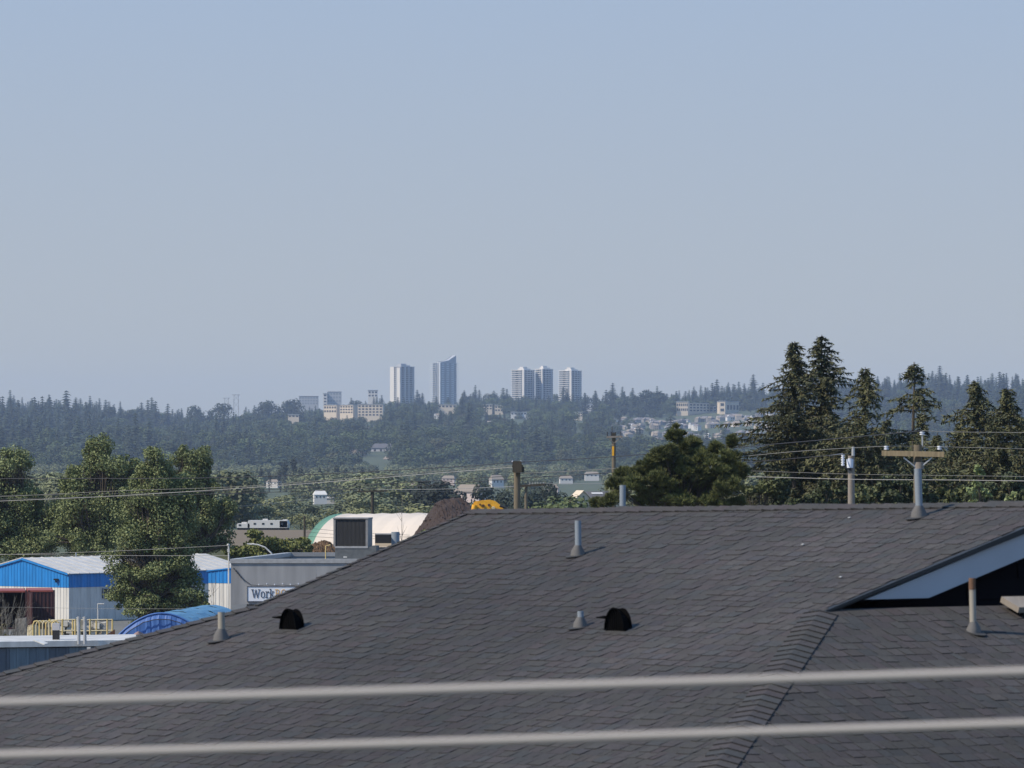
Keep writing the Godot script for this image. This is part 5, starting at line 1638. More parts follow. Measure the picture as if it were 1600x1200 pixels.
func valley_things() -> void:
	# cream fabric shelter with a green end
	var d := 500.0
	var t := thing("fabric_shelter", "large cream fabric storage shelter with a green end", "shelter", at(560, 900, d) * Vector3(1, 0, 1) + Vector3(0, land(at(560, 900, d).x, -d), 0))
	var apex := at(531, 802.5, d)
	var axis := Vector3(cos(deg_to_rad(30)), 0.018, sin(deg_to_rad(30)))
	var across := Vector3(-sin(deg_to_rad(30)), 0, cos(deg_to_rad(30)))
	var nseg := 24
	var R := 7.2
	var gy := t.position.y
	var shell := func(w: float, s: float) -> Vector3:
		var c := apex + axis * s
		return Vector3(c.x, gy, c.z) + across * (R * cos(w)) + Vector3(0, (c.y - gy) * pow(sin(w), 0.8), 0)
	var cuts := [0.0, 0.9]
	for k in 9: cuts.append(2.9 + k * 2.0)
	for k in cuts.size() - 1:
		var b := B.new()
		for i in nseg:
			for half in 2:
				var s0: float = lerpf(cuts[k], cuts[k + 1], half * 0.5); var s1: float = lerpf(cuts[k], cuts[k + 1], half * 0.5 + 0.5)
				var w0 := PI * i / nseg; var w1 := PI * (i + 1) / nseg
				var sag := Vector3(0, -0.09, 0)
				var p := [shell.call(w0, s0), shell.call(w1, s0), shell.call(w1, s1), shell.call(w0, s1)]
				if half == 0: p[2] += sag; p[3] += sag
				else: p[0] += sag; p[1] += sag
				b.quad(p[3], p[2], p[1], p[0])
		put(b, "green_cover" if k == 0 else "cover", M.fabric_green if k == 0 else M.fabric_cream, t)
	var e := B.new()
	for i in nseg:
		var p0: Vector3 = shell.call(PI * i / nseg, 0.05); var p1: Vector3 = shell.call(PI * (i + 1) / nseg, 0.05)
		e.quad(Vector3(p0.x, gy, p0.z), Vector3(p1.x, gy, p1.z), p1, p0)
	put(e, "end_wall", M.fabric_green, t)
	# compost and mulch heaps
	heap("compost_heap", "large dark brown compost heap with a rounded top", at(693, 900, 455), [[628, 856], [640, 845], [655, 826], [670, 803], [683, 785], [693, 779], [706, 777], [720, 780], [733, 788], [745, 797], [765, 812], [790, 830], [810, 850]], 455.0, 6.0, M.compost)
	heap("mulch_heap", "small brown mulch heap behind the rooftop cooler", at(505, 900, 452), [[470, 872], [478, 856], [490, 847], [502, 844], [514, 847], [526, 856], [540, 872]], 448.0, 3.0, M.mulch)
	broad_tree("weed_bush", "bright weeds growing on the compost heap's near foot", at(672, 880, 440), fill_blobs([[668, 836, 18, 8], [650, 846, 14, 8], [690, 832, 16, 6]], 440.0, 5), 1300, 0.09, 0.03, 0.3, "", Color(0.1, 0.13, 0.02), Color(0.17, 0.2, 0.05), "weeds")
	# excavator behind the heap
	excavator()
	# travel trailers
	for q in [[418, 820, 62, 14, "longest white travel trailer with three small windows"], [380, 822, 20, 8, "low white pickup canopy at the tree's edge beside the trailers"], [443, 820, 12, 12, "short white trailer with rounded grey end"]]:
		var dd := 900.0
		var s := dd / F
		var c := at(q[0], q[1], dd)
		var tr := thing("travel_trailer", q[4], "trailer", Vector3(c.x, land(c.x, c.z), c.z), "trailers on the field")
		var b := B.new()
		var hx: float = q[2] * s / 2; var hy: float = q[3] * s / 2
		var out := [Vector3(-hx, -hy * 0.7, 0), Vector3(hx, -hy * 0.7, 0), Vector3(hx * 1.03, hy * 0.2, 0), Vector3(hx * 0.97, hy, 0), Vector3(-hx * 0.96, hy, 0), Vector3(-hx, hy * 0.7, 0)]
		for i in out.size(): out[i] += c
		b.prism(out, Vector3(0.3, 0, -2.4))
		put(b, "body", M.house_white, tr)
		for i in (3 if q[2] > 40 else 1):
			b = B.new()
			b.slab(c + Vector3(-hx * 0.7 + i * hx * 0.42, hy * 0.05, 0.01), Vector3(0.42, 0, 0), Vector3(0, 0.3, 0), Vector3(0, 0, 0.03))
			put(b, "window", M.window_dark, tr)
		b = B.new()
		b.slab(c + Vector3(-hx * 0.25, hy, -0.4), Vector3(0.9, 0, 0), Vector3(0, 0.25, 0), Vector3(0, 0, -0.9))
		put(b, "roof_unit", M.house_white, tr)
		for sx in [-0.2, 0.2]:
			b = B.new()
			var wy := tr.position.y + 0.38
			b.tube([Vector3(c.x + hx * sx, wy, c.z + 0.05), Vector3(c.x + hx * sx, wy, c.z - 0.2)], [0.3, 0.3], 12)
			put(b, "wheel", M.dark, tr)
		b = B.new()
		b.slab(Vector3(c.x - hx * 0.9, tr.position.y + 0.3, c.z - 0.1), Vector3(hx * 1.8, 0, 0), Vector3(0, c.y - hy * 0.7 - tr.position.y - 0.3, 0), Vector3(0.3, 0, -2.2))
		put(b, "chassis", M.dark, tr)
	var fb := B.new()
	fb.hexa([at(340, 828, 860), at(530, 828, 860), at(540, 858, 560), at(330, 858, 560), at(340, 829, 860), at(530, 829, 860), at(540, 859, 560), at(330, 859, 560)])
	var fo := put(fb, "field", M.field)
	fo.set_meta("kind", "structure")
	fo.set_meta("label", "brown bare field behind the grey sign building")
	# houses of the valley
	house("cream_house", "cream gabled house with wide dark roof and white skylight", 935, 792, 1000.0, 70, 24, M.house_cream, M.house_roof, 0.35, true)
	house("tan_house", "tan-roofed pale house behind the compost heap", 728, 781, 2000.0, 46, 24, M.house_pink, M.house_roof_tan, -0.5)
	house("small_house", "small pinkish white house above the stout middle pole's cables", 778, 756, 3000.0, 20, 14, M.house_white, M.house_roof_tan, 0.4)
	house("white_lodge", "white house with pointed roof like a gazebo in the valley trees", 501, 780, 1900.0, 20, 14, M.house_white, M.house_white, 0.2)
	house("white_lodge", "long low white house beside the gazebo-like one", 512, 781, 1930.0, 24, 5, M.house_white, M.house_grey, 0.1)
	var spots := [[648, 766, 2600.0, 22, 11, "pale farmhouse over the cream shelter's far end"], [700, 752, 3200.0, 20, 9, "pale farmhouse above the tan-roofed house"], [860, 768, 2400.0, 24, 11, "farmhouse between the stout pole and the cream gabled house"], [885, 752, 3300.0, 20, 9, "pale farmhouse above the cream house gable"], [925, 745, 3600.0, 22, 8, "pale farmhouse by the yellow-marked pole's foot"], [425, 757, 3000.0, 20, 8, "pale farmhouse above the white trailers"]]
	for q in spots: house("farmhouse", q[5], q[0], q[1], q[2], q[3], q[4], M.house_white if q[0] % 2 else M.house_pink, M.house_roof_tan, rr(-0.5, 0.5))
	house("brown_house", "pale house with brown roof half way up the wooded slope", 560, 714, 4560.0, 26, 12, M.house_cream, M.house_roof_tan, 0.3)
	house("brown_house", "wide grey-roofed house half way up the wooded slope", 596, 707, 4750.0, 34, 14, M.house_grey, M.house_roof, -0.2)
	house("brown_house", "pinkish house just below the two houses on the wooded slope", 606, 722, 4440.0, 16, 9, M.house_cream, M.house_roof_tan, -0.4)

func heap(called: String, label: String, base: Vector3, prof: Array, d: float, deep: float, m: Material) -> void:
	# an outline of its top, rounded to the front and the back
	var t := thing(called, label, "heap", Vector3(base.x, 0, base.z))
	var b := B.new()
	var pts := []
	for i in prof.size() - 1:
		for k in 8: pts.append(Vector2(prof[i][0], prof[i][1]).lerp(Vector2(prof[i + 1][0], prof[i + 1][1]), k / 8.0))
	pts.append(Vector2(prof[-1][0], prof[-1][1]))
	var rows := 64
	var grid := []
	for j in rows + 1:
		var s := -1.0 + 2.0 * j / rows
		var line := []
		for p in pts:
			var c := at(p.x, p.y, d)
			var h := (c.y + 0.6) * maxf(0.0, 1.0 - absf(s) ** 1.5)
			var q := Vector3(c.x, h - 0.6, c.z - s * deep * (0.35 + 0.2 * maxf(c.y, 0.0)))
			q += Vector3(rr(-1, 1), rr(-1, 1), rr(-1, 1)) * 0.035 + Vector3(0, noise.get_noise_2d(q.x * 30, q.z * 30) * 0.3 + noise.get_noise_2d(q.x * 120, q.z * 120) * 0.12, 0)
			line.append(q)
		grid.append(line)
	for j in rows:
		for i in pts.size() - 1:
			b.quad(grid[j + 1][i], grid[j][i], grid[j][i + 1], grid[j + 1][i + 1])
	put(b, "mound", m, t)
	var lumps := B.new()      # clods on its face
	for k in 900:
		var j := rng.randi() % rows; var i := rng.randi() % (pts.size() - 1)
		var p: Vector3 = grid[j][i].lerp(grid[j + 1][i + 1], rng.randf())
		var s := rr(0.03, 0.1)
		lumps.hexa([p + Vector3(-s, -s, s) * rr(0.6, 1), p + Vector3(s, -s, s) * rr(0.6, 1), p + Vector3(s, s, s) * rr(0.4, 1), p + Vector3(-s, s, s) * rr(0.4, 1), p + Vector3(-s, -s, -s), p + Vector3(s, -s, -s), p + Vector3(s, s, -s) * rr(0.5, 1), p + Vector3(-s, s, -s) * rr(0.5, 1)])
	put(lumps, "clods", m, t).set_meta("kind", "stuff")

func excavator() -> void:
	var d := 448.0
	var gy := land(at(760, 800, d).x, -d)
	var t := thing("excavator", "yellow excavator whose bent boom shows over the roof ridge", "excavator", Vector3(at(790, 800, d).x, gy, -d))
	var w := B.new()
	# boom: a bent box beam seen from the side, elbow up
	var up := [[739, 787], [742, 783.5], [754, 781.6], [766, 780.8], [774, 783], [783, 790], [800, 815], [812, 850]]
	var lo := [[744, 793], [748, 796], [756, 797.5], [764, 796], [770, 795], [776, 797], [790, 818], [800, 852]]
	for i in up.size() - 1:
		var f := Vector3(0, 0, -0.55)
		var a := at(up[i][0], up[i][1], d); var b := at(up[i + 1][0], up[i + 1][1], d); var c := at(lo[i + 1][0], lo[i + 1][1], d); var e := at(lo[i][0], lo[i][1], d)
		w.hexa([a, b, c, e, a + f, b + f, c + f, e + f])
	put(w, "boom", M.yellow, t)
	w = B.new()      # stiffening plates and pins
	for q in [[755, 790, 2.2], [764, 789, 2.0], [750, 788, 1.4]]:
		var p := at(q[0], q[1], d - 0.02)
		w.tube([p, p + Vector3(0, 0, 0.08)], [q[2] * d / F], 10)
	put(w, "pin", M.rust_dark, t)
	w = B.new()
	var lp := at(771, 794, d - 0.05)
	w.tube([lp, lp + Vector3(0, 0, 0.15)], [0.17, 0.15], 12)
	put(w, "work_lamp", M.rail_cream, t)
	w = B.new()
	w.tube([at(781, 790, d - 0.3), at(792, 794, d - 0.3)], [0.12, 0.1], 8)
	put(w, "hydraulic_ram", M.dark, t)
	w = B.new()
	w.tube([at(742, 789, d - 0.25), at(736, 815, d - 0.25), at(738, 845, d - 0.25)], [0.25, 0.2, 0.16], 8)
	put(w, "arm", M.yellow, t)
	var c0 := Vector3(t.position.x + 2.2, gy, -d)
	w = B.new()
	w.hexa([c0 + Vector3(-1.3, 1.0, 1.3), c0 + Vector3(2.2, 1.0, 1.3), c0 + Vector3(2.3, 2.1, 1.2), c0 + Vector3(-1.2, 2.2, 1.2), c0 + Vector3(-1.3, 1.0, -1.3), c0 + Vector3(2.2, 1.0, -1.3), c0 + Vector3(2.3, 2.1, -1.2), c0 + Vector3(-1.2, 2.2, -1.2)])
	put(w, "body", M.yellow, t)
	w = B.new()
	w.box(c0 + Vector3(-0.6, 2.6, 0.6), Vector3(1.4, 1.2, 1.0))
	put(w, "cab", M.window_dark, t)
	for s in [-1.0, 1.0]:
		w = B.new()
		w.tube([c0 + Vector3(-1.8, 0.5, s), c0 + Vector3(1.8, 0.5, s)], [0.5], 10)
		put(w, "track", M.dark, t)
	w = B.new()
	w.box(at(738, 850, d - 0.25), Vector3(0.9, 0.6, 0.9))
	put(w, "bucket", M.dark, t)

func house(called: String, label: String, px: float, base: float, d: float, wpx: float, hpx: float, wall: Material, roof: Material, turn: float, sky := false) -> void:
	var s := d / F
	var c := at(px, base, d)
	var gy := minf(land(c.x, c.z), c.y)
	var t := thing(called, label, "house", Vector3(c.x, gy, c.z))
	t.set_meta("group", "houses of the valley and the far slope")
	var w := wpx * s; var h := hpx * s
	var ax := Vector3(cos(turn), 0, -sin(turn)); var az := Vector3(-sin(turn), 0, -cos(turn))
	var dp := w * 0.62
	var o := Vector3(c.x, gy, c.z) - ax * w / 2
	var wallh := c.y - gy + h * 0.5
	var b := B.new()
	b.slab(o, ax * w, Vector3(0, wallh, 0), az * dp)
	put(b, "wall", wall, t)
	b = B.new()
	var e := Vector3(0, wallh + 0.003, 0); var r := Vector3(0, wallh + h * 0.5, 0); var v := w * 0.04
	b.hexa([o + e - ax * v - az * v, o + e + ax * (w + v) - az * v, o + r + ax * w * 0.88 + az * dp / 2, o + r + ax * w * 0.12 + az * dp / 2, o + e - ax * v + az * (dp + v), o + e + ax * (w + v) + az * (dp + v), o + r + ax * w * 0.88 + az * (dp / 2 + 0.02), o + r + ax * w * 0.12 + az * (dp / 2 + 0.02)])
	put(b, "roof", roof, t)
	if wpx > 15:
		for i in 3:
			b = B.new()
			b.slab(o + ax * w * (0.14 + i * 0.29) + Vector3(0, wallh - h * 0.36, 0) - az * 0.06, ax * w * 0.1, Vector3(0, h * 0.22, 0), az * 0.05)
			put(b, "window", M.window_dark, t)
	if sky:      # a cross gable and a skylight
		b = B.new()
		var go := o - ax * w * 0.1 - az * dp * 0.25
		b.prism([go, go + ax * w * 0.36, go + ax * w * 0.36 + e, go + ax * w * 0.18 + r + Vector3(0, h * 0.04, 0), go + e], az * dp * 0.7)
		put(b, "cross_gable", wall, t)
		b = B.new()
		for k in 2:
			var x0 := go + e + (ax * w * 0.36 if k else Vector3.ZERO) + (ax if k else -ax) * w * 0.03 - az * 0.3 - Vector3(0, 0.12, 0)
			b.slab(x0, go + ax * w * 0.18 + r + Vector3(0, h * 0.05, 0) - az * 0.3 - x0, az * (dp * 0.75), Vector3(0, 0.1, 0))
		put(b, "gable_roof", wall, t)
		b = B.new()
		b.slab(go + ax * w * 0.15 - az * 0.05 + Vector3(0, wallh - h * 0.1, 0), ax * w * 0.06, Vector3(0, h * 0.2, 0), az * 0.04)
		put(b, "gable_window", M.window_dark, t)
		b = B.new()
		var k0 := (o + e - az * v).lerp(o + r + az * dp / 2, 0.62) + ax * w * 0.42 + Vector3(0, 0.06, 0)
		b.slab(k0, ax * w * 0.26, (r - e) * 0.16 + az * dp * 0.09, Vector3(0, 0.08, 0))
		put(b, "skylight", M.house_white, t)

# ---------------------------------------------------------------- towers and buildings on the ridge
func tower(label: String, px0: float, split: float, px1: float, top: float, d: float, kind: String) -> void:
	var s := d / F
	var c := at(split, top, d)
	var gy := land(c.x, c.z) - 2.0
	var t := thing("tower_block", label, "tower", Vector3(c.x, gy, c.z), "towers on the ridge")
	var lw := (split - px0) * s; var rw := (px1 - split) * s
	var la := deg_to_rad(50.0) if lw < rw else deg_to_rad(30.0)
	var ra := deg_to_rad(90) - la
	var lx := Vector3(-cos(la), 0, -sin(la)); var rx := Vector3(cos(ra), 0, -sin(ra))
	var ll := lw / cos(la); var rl := rw / cos(ra)
	var lo := Vector3(-sin(la), 0, cos(la)); var ro := Vector3(sin(ra), 0, cos(ra))
	var foot := t.position
	var h := c.y - gy
	var fl := int(round(h / 3.1))
	var fh := h / fl
	var wallm: Material = M.tower_white if kind in ["cream", "white"] else M.tower_grey
	var b := B.new()
	b.slab(foot, lx * ll, Vector3(0, h, 0), rx * rl)
	put(b, "core", M.tower_glass if kind != "cream" else M.tower_grey, t)
	for i in fl:
		var y := Vector3(0, fh * (i + 1), 0)
		var ledge := func(o: Vector3, ex: Vector3, ey: Vector3, ez: Vector3) -> void:
			var q := B.new()
			q.slab(o, ex, ey, ez)
			put(q, "balcony", wallm if kind != "glass" else M.tower_pale, t)
		if kind == "cream":
			ledge.call(foot + y + lx * ll * 0.62 + lo * 0.7 - Vector3(0, 0.5, 0), -lx * ll * 0.24, Vector3(0, 0.5, 0), -lo * 1.2)
			ledge.call(foot + y + rx * (rl * 0.55) + ro * 0.6 - Vector3(0, 0.35, 0), rx * (rl * 0.5), Vector3(0, 0.35, 0), -ro * 1.0)
		elif kind == "glass":
			ledge.call(foot + y + lx * (ll * 1.3) + lo * 2.0 - Vector3(0, 0.6, 0), -lx * ll * 0.8, Vector3(0, 0.6, 0), -lo * 2.6)
			ledge.call(foot + y + rx * (rl * 0.8) + ro * 0.6 - Vector3(0, 0.5, 0), rx * (rl * 0.32), Vector3(0, 0.5, 0), -ro * 3.0)
		else:
			ledge.call(foot + y + lx * (ll * 1.05) + lo * 1.3 - Vector3(0, 0.9, 0), -lx * ll * 0.84, Vector3(0, 0.9, 0), -lo * 1.6)
			ledge.call(foot + y + rx * (rl * 0.22) + ro * 0.9 - Vector3(0, 0.8, 0), rx * (rl * 0.5), Vector3(0, 0.8, 0), -ro * 1.4)
			ledge.call(foot + y + rx * (rl * 0.86) + ro * 0.6 - Vector3(0, 0.6, 0), rx * (rl * 0.17), Vector3(0, 0.6, 0), -ro * 1.0)
		b = B.new()
		for k in 3:
			b.slab(foot + y - Vector3(0, fh * 0.85, 0) + rx * rl * (0.08 + 0.3 * k) + ro * 0.04, rx * rl * 0.16, Vector3(0, fh * 0.6, 0), ro * 0.12)
		b.slab(foot + y - Vector3(0, fh * 0.85, 0) + lx * ll * 0.5 + lo * 0.04, lx * ll * 0.2, Vector3(0, fh * 0.6, 0), lo * 0.12)
		put(b, "window", M.window_dark if kind != "glass" else M.tower_pale, t)
	b = B.new()
	if kind == "cream":
		b.slab(foot + lx * ll * 0.62 + lo * 1.0, lx * ll * 0.4, Vector3(0, h, 0), -lo * 1.4)
		b.slab(foot + lx * ll * 0.02 + lo * 0.9, lx * ll * 0.3, Vector3(0, h - 1.5, 0), -lo * 1.4)
		b.slab(foot + rx * rl * 0.3 + ro * 0.5, rx * rl * 0.05, Vector3(0, h, 0), -ro)
	elif kind == "glass":
		b.slab(foot + lo * 0.8 - lx * 0.6, lx * ll * 0.16, Vector3(0, h + 0.5, 0), -lo * 1.4)
	else:
		b.slab(foot - lx * 0.3 + lo * 0.9, lx * ll * 0.16, Vector3(0, h, 0), -lo * 1.4)
		b.slab(foot + rx * rl * 0.78 + ro * 0.5, rx * rl * 0.05, Vector3(0, h, 0), -ro)
	put(b, "pier", M.tower_white if kind != "glass" else M.tower_pale, t)
	b = B.new()
	if kind == "glass":      # the roof sweeps up to one corner
		var out := [foot + Vector3(0, h, 0)]
		for i in 7:
			var u := i / 6.0
			out.append(foot + Vector3(0, h + 1.0 + 10.5 * u * u, 0) + rx * (rl * (0.02 + 0.96 * u)))
		out.append(foot + Vector3(0, h, 0) + rx * rl * 0.98)
		b.prism(out, -ro * (ll * 0.5))
		put(b, "swept_roof", M.tower_grey, t)
	else:
		var ph := 4.0
		b.slab(foot + Vector3(0, h, 0) + lx * ll * 0.15 + rx * rl * 0.15, lx * ll * 0.5, Vector3(0, ph * 0.55, 0), rx * rl * 0.65)
		b.slab(foot + Vector3(0, h + ph * 0.55, 0) + lx * ll * 0.25 + rx * rl * 0.2, lx * ll * 0.3, Vector3(0, ph * 0.6, 0), rx * rl * 0.4)
		b.slab(foot + Vector3(0, h - 0.3, 0) - lx * 0.8 - rx * 0.8, lx * (ll + 1.6), Vector3(0, 0.5, 0), rx * (rl + 1.6))
		put(b, "penthouse", M.tower_white if kind == "white" else M.tower_grey, t)

func block(called: String, label: String, px0: float, px1: float, top: float, bottom: float, d: float, m: Material, bays: int, rows: int, turn := 0.0) -> void:
	var s := d / F
	var c := at(px0, bottom, d)
	var gy := minf(land(c.x, c.z), c.y) - 1.0
	var t := thing(called, label, "building", Vector3(c.x, gy, c.z), "low buildings on the ridge")
	var w := (px1 - px0) * s / cos(turn)
	var ax := Vector3(cos(turn), 0, sin(turn)); var oz := Vector3(-sin(turn), 0, cos(turn))
	var h := at(0, top, d).y - gy
	var o := t.position
	var b := B.new()
	b.slab(o, ax * w, Vector3(0, h, 0), -oz * 14.0)
	put(b, "wall", m, t)
	b = B.new()
	b.slab(o + Vector3(0, h, 0) - ax * 0.5 + oz * 0.6, ax * (w + 1.0), Vector3(0, 0.6, 0), -oz * 15.0)
	put(b, "roof", M.tower_grey if m != M.tower_grey else M.tower_white, t)
	var hh := (bottom - top) * s
	for r in rows:
		for k in bays:
			b = B.new()
			b.slab(o + ax * w * ((k + 0.2) / bays) + Vector3(0, h - hh * (r + 0.85) / rows, 0) + oz * 0.03, ax * w * 0.6 / bays, Vector3(0, hh * 0.5 / rows, 0), oz * 0.15)
			put(b, "window", M.window_dark if m != M.tower_grey else M.tower_glass, t)

func ridge_buildings() -> void:
	tower("cream tower with a dark window strip, first of the five towers", 610, 626, 647, 573, 7500, "cream")
	tower("glassy dark tower with a swept-up pointed roof corner", 676, 688, 713, 567, 7500, "glass")
	tower("white banded tower, first of the three white towers", 800, 819, 835, 578, 7500, "white")
	tower("narrow white banded tower in the middle of the three", 837, 848, 864, 576.5, 7520, "white")
	tower("white banded tower, last of the three, half behind firs", 874, 893, 909, 579, 7480, "white")
	block("apartment_block", "grey flat-roofed apartment block with overhanging top", 511, 533, 612, 634, 7300, M.tower_grey, 5, 4)
	block("apartment_block", "slim white stair wing on the grey flat-roofed block", 505, 511, 615, 634, 7290, M.tower_white, 1, 4)
	block("apartment_block", "pale low apartment block at the start of the ridge's buildings", 467, 497, 619, 632, 7350, M.tower_grey, 7, 3)
	block("apartment_block", "small white block with two terraces beside a dark tree", 575, 590, 610, 620, 7600, M.tower_white, 3, 2)
	block("cream_apartments", "wide cream apartment house with many bays, its low wing", 506, 526, 633, 645, 6600, M.house_cream, 5, 2, 0.5)
	block("cream_apartments", "wide cream apartment house with many bays, its middle wing", 531, 552, 633, 646, 6580, M.house_cream, 5, 3, 0.5)
	block("cream_apartments", "wide cream apartment house with many bays, its main front", 559, 598, 632, 650, 6550, M.house_cream, 7, 4, 0.12)
	block("hall", "low building with pale wall under the swept-roof tower", 684, 713, 632, 637, 6800, M.house_cream, 5, 1)
	block("hall", "low tan building in the trees between the tower groups", 755, 769, 632, 640, 6700, M.house_cream, 3, 2)
	block("hall", "low tan building half hidden by a dark tree before the white towers", 773, 786, 633, 643, 6700, M.house_cream, 3, 2)
	block("hall", "bright white low roofline below the first white tower", 798, 828, 644, 648, 6400, M.house_white, 6, 1)
	block("hall", "orange-cream building below the last white tower", 896, 910, 644, 651, 6400, M.house_cream, 4, 2)
	block("hall", "pale pavilion just right of the last white tower", 912, 927, 631, 637, 6700, M.house_white, 3, 1)
	block("school", "cream school front with two rows of dark windows", 1057, 1075, 628, 643, 6500, M.house_cream, 6, 2, 0.15)
	block("school", "long school wing turned away, with three window rows", 1077, 1122, 630, 643, 6520, M.house_cream, 8, 3, -0.95)
	block("school", "narrow cream school tower with two windows", 1124, 1133, 627, 644, 6480, M.house_cream, 1, 2, 0.2)
	block("school", "short school wing at the far end, turned away", 1135, 1156, 628, 642, 6500, M.house_cream, 4, 1, -0.95)
	block("hall", "salmon low building above the left-hand woods", 450, 467, 648, 652, 6300, M.house_cream, 3, 1)
	# two pylons on the skyline
	for k in 2:
		var px: float = [369.0, 354.0][k]
		var d: float = [7300.0, 7900.0][k]
		var p := on_land(px, d)
		var tp := at(px, [617.0, 622.0][k], d)
		var t := thing("lattice_pylon", ["taller grey pylon with flat crossbar on the low skyline", "shorter grey pylon with flat crossbar on the low skyline"][k], "pylon", p, "pylons on the skyline")
		var b := B.new()
		var w := 4.2
		for sx in [-1.0, 1.0]:
			for sz in [-1.0, 1.0]:
				b.beam(p + Vector3(sx * w, 0, sz * 1.5), Vector3(p.x + sx * w * 0.7, tp.y, p.z + sz * 0.8), 0.7, 0.7, Vector3.BACK)
		var n := 5
		for i in n:
			var y0 := lerpf(p.y, tp.y, i / float(n)); var y1 := lerpf(p.y, tp.y, (i + 1) / float(n))
			b.beam(Vector3(p.x - w, y0, p.z + 1.4), Vector3(p.x + w * 0.8, y1, p.z + 1.2), 0.35, 0.35, Vector3.BACK)
			b.beam(Vector3(p.x + w, y0, p.z + 1.4), Vector3(p.x - w * 0.8, y1, p.z + 1.2), 0.35, 0.35, Vector3.BACK)
		put(b, "tower_frame", M.metal_grey, t)
		b = B.new()
		b.beam(tp + Vector3(-5.6, 0, 0), tp + Vector3(5.6, 0, 0), 1.2, 0.9)
		put(b, "crossbar", M.metal_grey, t)
	# the housing estate on the slope
	rng.seed = 404
	var walls := [M.estate_grey, M.estate_sand, M.estate_grey, M.estate_pale]
	var kinds := []
	for i in 4:
		var b := B.new()
		b.box(Vector3(0, 1.5, 0), Vector3(10, 7, 8))
		var r := B.new()
		var e := 5.0
		r.hexa([Vector3(-5.4, e, 4.5), Vector3(5.4, e, 4.5), Vector3(3.2, e + 2.6, 0.05), Vector3(-3.2, e + 2.6, 0.05), Vector3(-5.4, e, -4.5), Vector3(5.4, e, -4.5), Vector3(3.2, e + 2.6, -0.05), Vector3(-3.2, e + 2.6, -0.05)])
		var g := B.new()
		g.prism([Vector3(-4.6, -1, 4.4), Vector3(-1.4, -1, 4.4), Vector3(-1.4, e, 4.4), Vector3(-3.0, e + 2.2, 4.4), Vector3(-4.6, e, 4.4)], Vector3(0, 0, -4))
		var w := B.new()
		for q in [[0.2, 2.6], [2.6, 2.6], [0.2, 0.2], [2.6, 0.2]]: w.slab(Vector3(q[0], q[1], 4.02), Vector3(1.4, 0, 0), Vector3(0, 1.4, 0), Vector3(0, 0, 0.08))
		kinds.append([b.mesh(), r.mesh(), g.mesh(), w.mesh()])
	var n := 0
	for i in 260:
		var px: float; var d: float
		if i < 190:
			px = rr(950, 1215); d = rr(4900, 6350)
		else:
			px = rr(120, 950); d = rr(4900, 6600)
		var p := on_land(px, d)
		var lab: String
		if i < 190:
			lab = "small house with grey roof in the hillside estate below the school" if px > 1040 else "small house with grey roof in the hillside estate beside the yellow-marked pole"
		else:
			lab = "small pale house among the woods of the far slope, below the towers" if px > 520 else "small pale house among the woods of the far slope, above the trailers"
		var t := thing("estate_house", lab, "house", p, "small houses on the far slope")
		var w: Material = walls[rng.randi() % 4]
		var k: Array = kinds[i % 4]
		for q in [["wall", 0, w], ["roof", 1, [M.house_roof, M.house_roof_tan, M.house_roof_pale][rng.randi() % 3]], ["front_gable", 2, w], ["window", 3, M.window_dark]]:
			var o := MeshInstance3D.new()
			o.name = q[0]; o.mesh = k[q[1]]; o.material_override = q[2]
			t.add_child(o)
		t.rotation.y = rr(-1.3, 1.3)
		var sc := rr(0.6, 1.0)
		t.scale = Vector3(sc, sc * 0.95, sc)
		n += 1

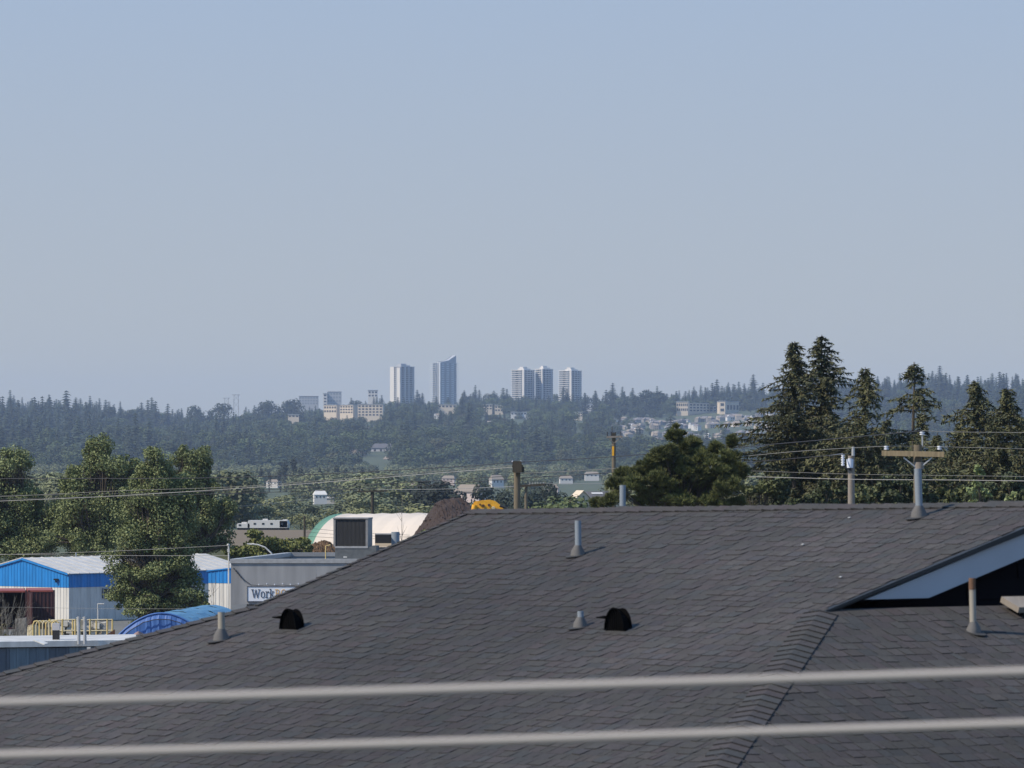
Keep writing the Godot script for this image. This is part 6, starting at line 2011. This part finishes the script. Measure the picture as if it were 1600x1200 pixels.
# ---------------------------------------------------------------- everything
func _ready() -> void:
	# camera: a 160 mm lens, focused past the yard
	var cam := Camera3D.new()
	cam.name = "camera"
	add_child(cam)
	var lens := CameraAttributesPhysical.new()
	lens.frustum_focal_length = 160.0
	lens.frustum_near = 0.5
	lens.frustum_far = 20000.0
	lens.frustum_focus_distance = 320.0
	lens.exposure_aperture = 11.0
	cam.attributes = lens
	cam.position = Vector3(0, EYE, 0)
	cam.rotation.x = atan(100.0 / F)
	cam.current = true
	# sky, air, exposure
	var env := Environment.new()
	env.background_mode = Environment.BG_SKY
	var sky := Sky.new()
	var ps := ProceduralSkyMaterial.new()
	ps.sky_top_color = Color(0.2, 0.4, 0.76).linear_to_srgb()
	ps.sky_horizon_color = Color(0.475, 0.487, 0.462).linear_to_srgb()
	ps.sky_curve = 0.1
	ps.ground_bottom_color = Color(0.1, 0.1, 0.09).linear_to_srgb()
	ps.ground_horizon_color = Color(0.3, 0.32, 0.33).linear_to_srgb()
	ps.sun_angle_max = 1.0
	sky.sky_material = ps
	env.sky = sky
	env.tonemap_mode = Environment.TONE_MAPPER_LINEAR
	env.tonemap_exposure = 1.08
	env.fog_enabled = true
	env.fog_density = 0.000052
	env.fog_light_color = Color(0.79, 0.875, 1.0)
	env.sdfgi_enabled = true
	env.ssao_enabled = true
	env.ssil_enabled = true
	var we := WorldEnvironment.new()
	we.name = "environment"
	we.environment = env
	add_child(we)
	var sun := DirectionalLight3D.new()
	sun.name = "sun"
	sun.light_energy = 1.5
	sun.light_color = Color(1.0, 0.95, 0.87)
	sun.light_angular_distance = 0.5
	sun.shadow_enabled = true
	sun.look_at_from_position(Vector3.ZERO, Vector3(0.66, -0.69, -0.3), Vector3.UP)
	add_child(sun)
	noise.seed = 7
	noise.frequency = 0.02
	noise.fractal_octaves = 3
	rng.seed = 1
	materials()
	mat("wall_0", 0.13, 0.17, 0.21, 0.7, "streak", 0.7)
	mat("wall_1", 0.1, 0.12, 0.15, 0.7, "streak", 0.7)
	mat("wall_2", 0.15, 0.2, 0.24, 0.7, "streak", 0.7)
	mat("mushroom", 0.34, 0.24, 0.23, 0.6)
	mat("rust_dark", 0.1, 0.045, 0.025, 0.9, "blotch", 1.0)
	mat("field", 0.17, 0.125, 0.075, 1.0, "blotch", 0.03)
	mat("tower_pale", 0.52, 0.545, 0.565, 0.4)
	mat("house_pink", 0.55, 0.45, 0.42, 0.8)
	mat("estate_grey", 0.22, 0.21, 0.21, 0.9)
	mat("estate_sand", 0.42, 0.36, 0.3, 0.9)
	mat("estate_pale", 0.64, 0.62, 0.6, 0.9)
	mat("house_roof_pale", 0.2, 0.18, 0.18, 0.9)
	terrain()
	near_house()
	blue_building()
	sign_building()
	rng.seed = 2
	left_yard()
	rng.seed = 3
	valley_things()
	forest()
	ridge_buildings()
	skyline()
	near_trees()
	rng.seed = 4
	poles()
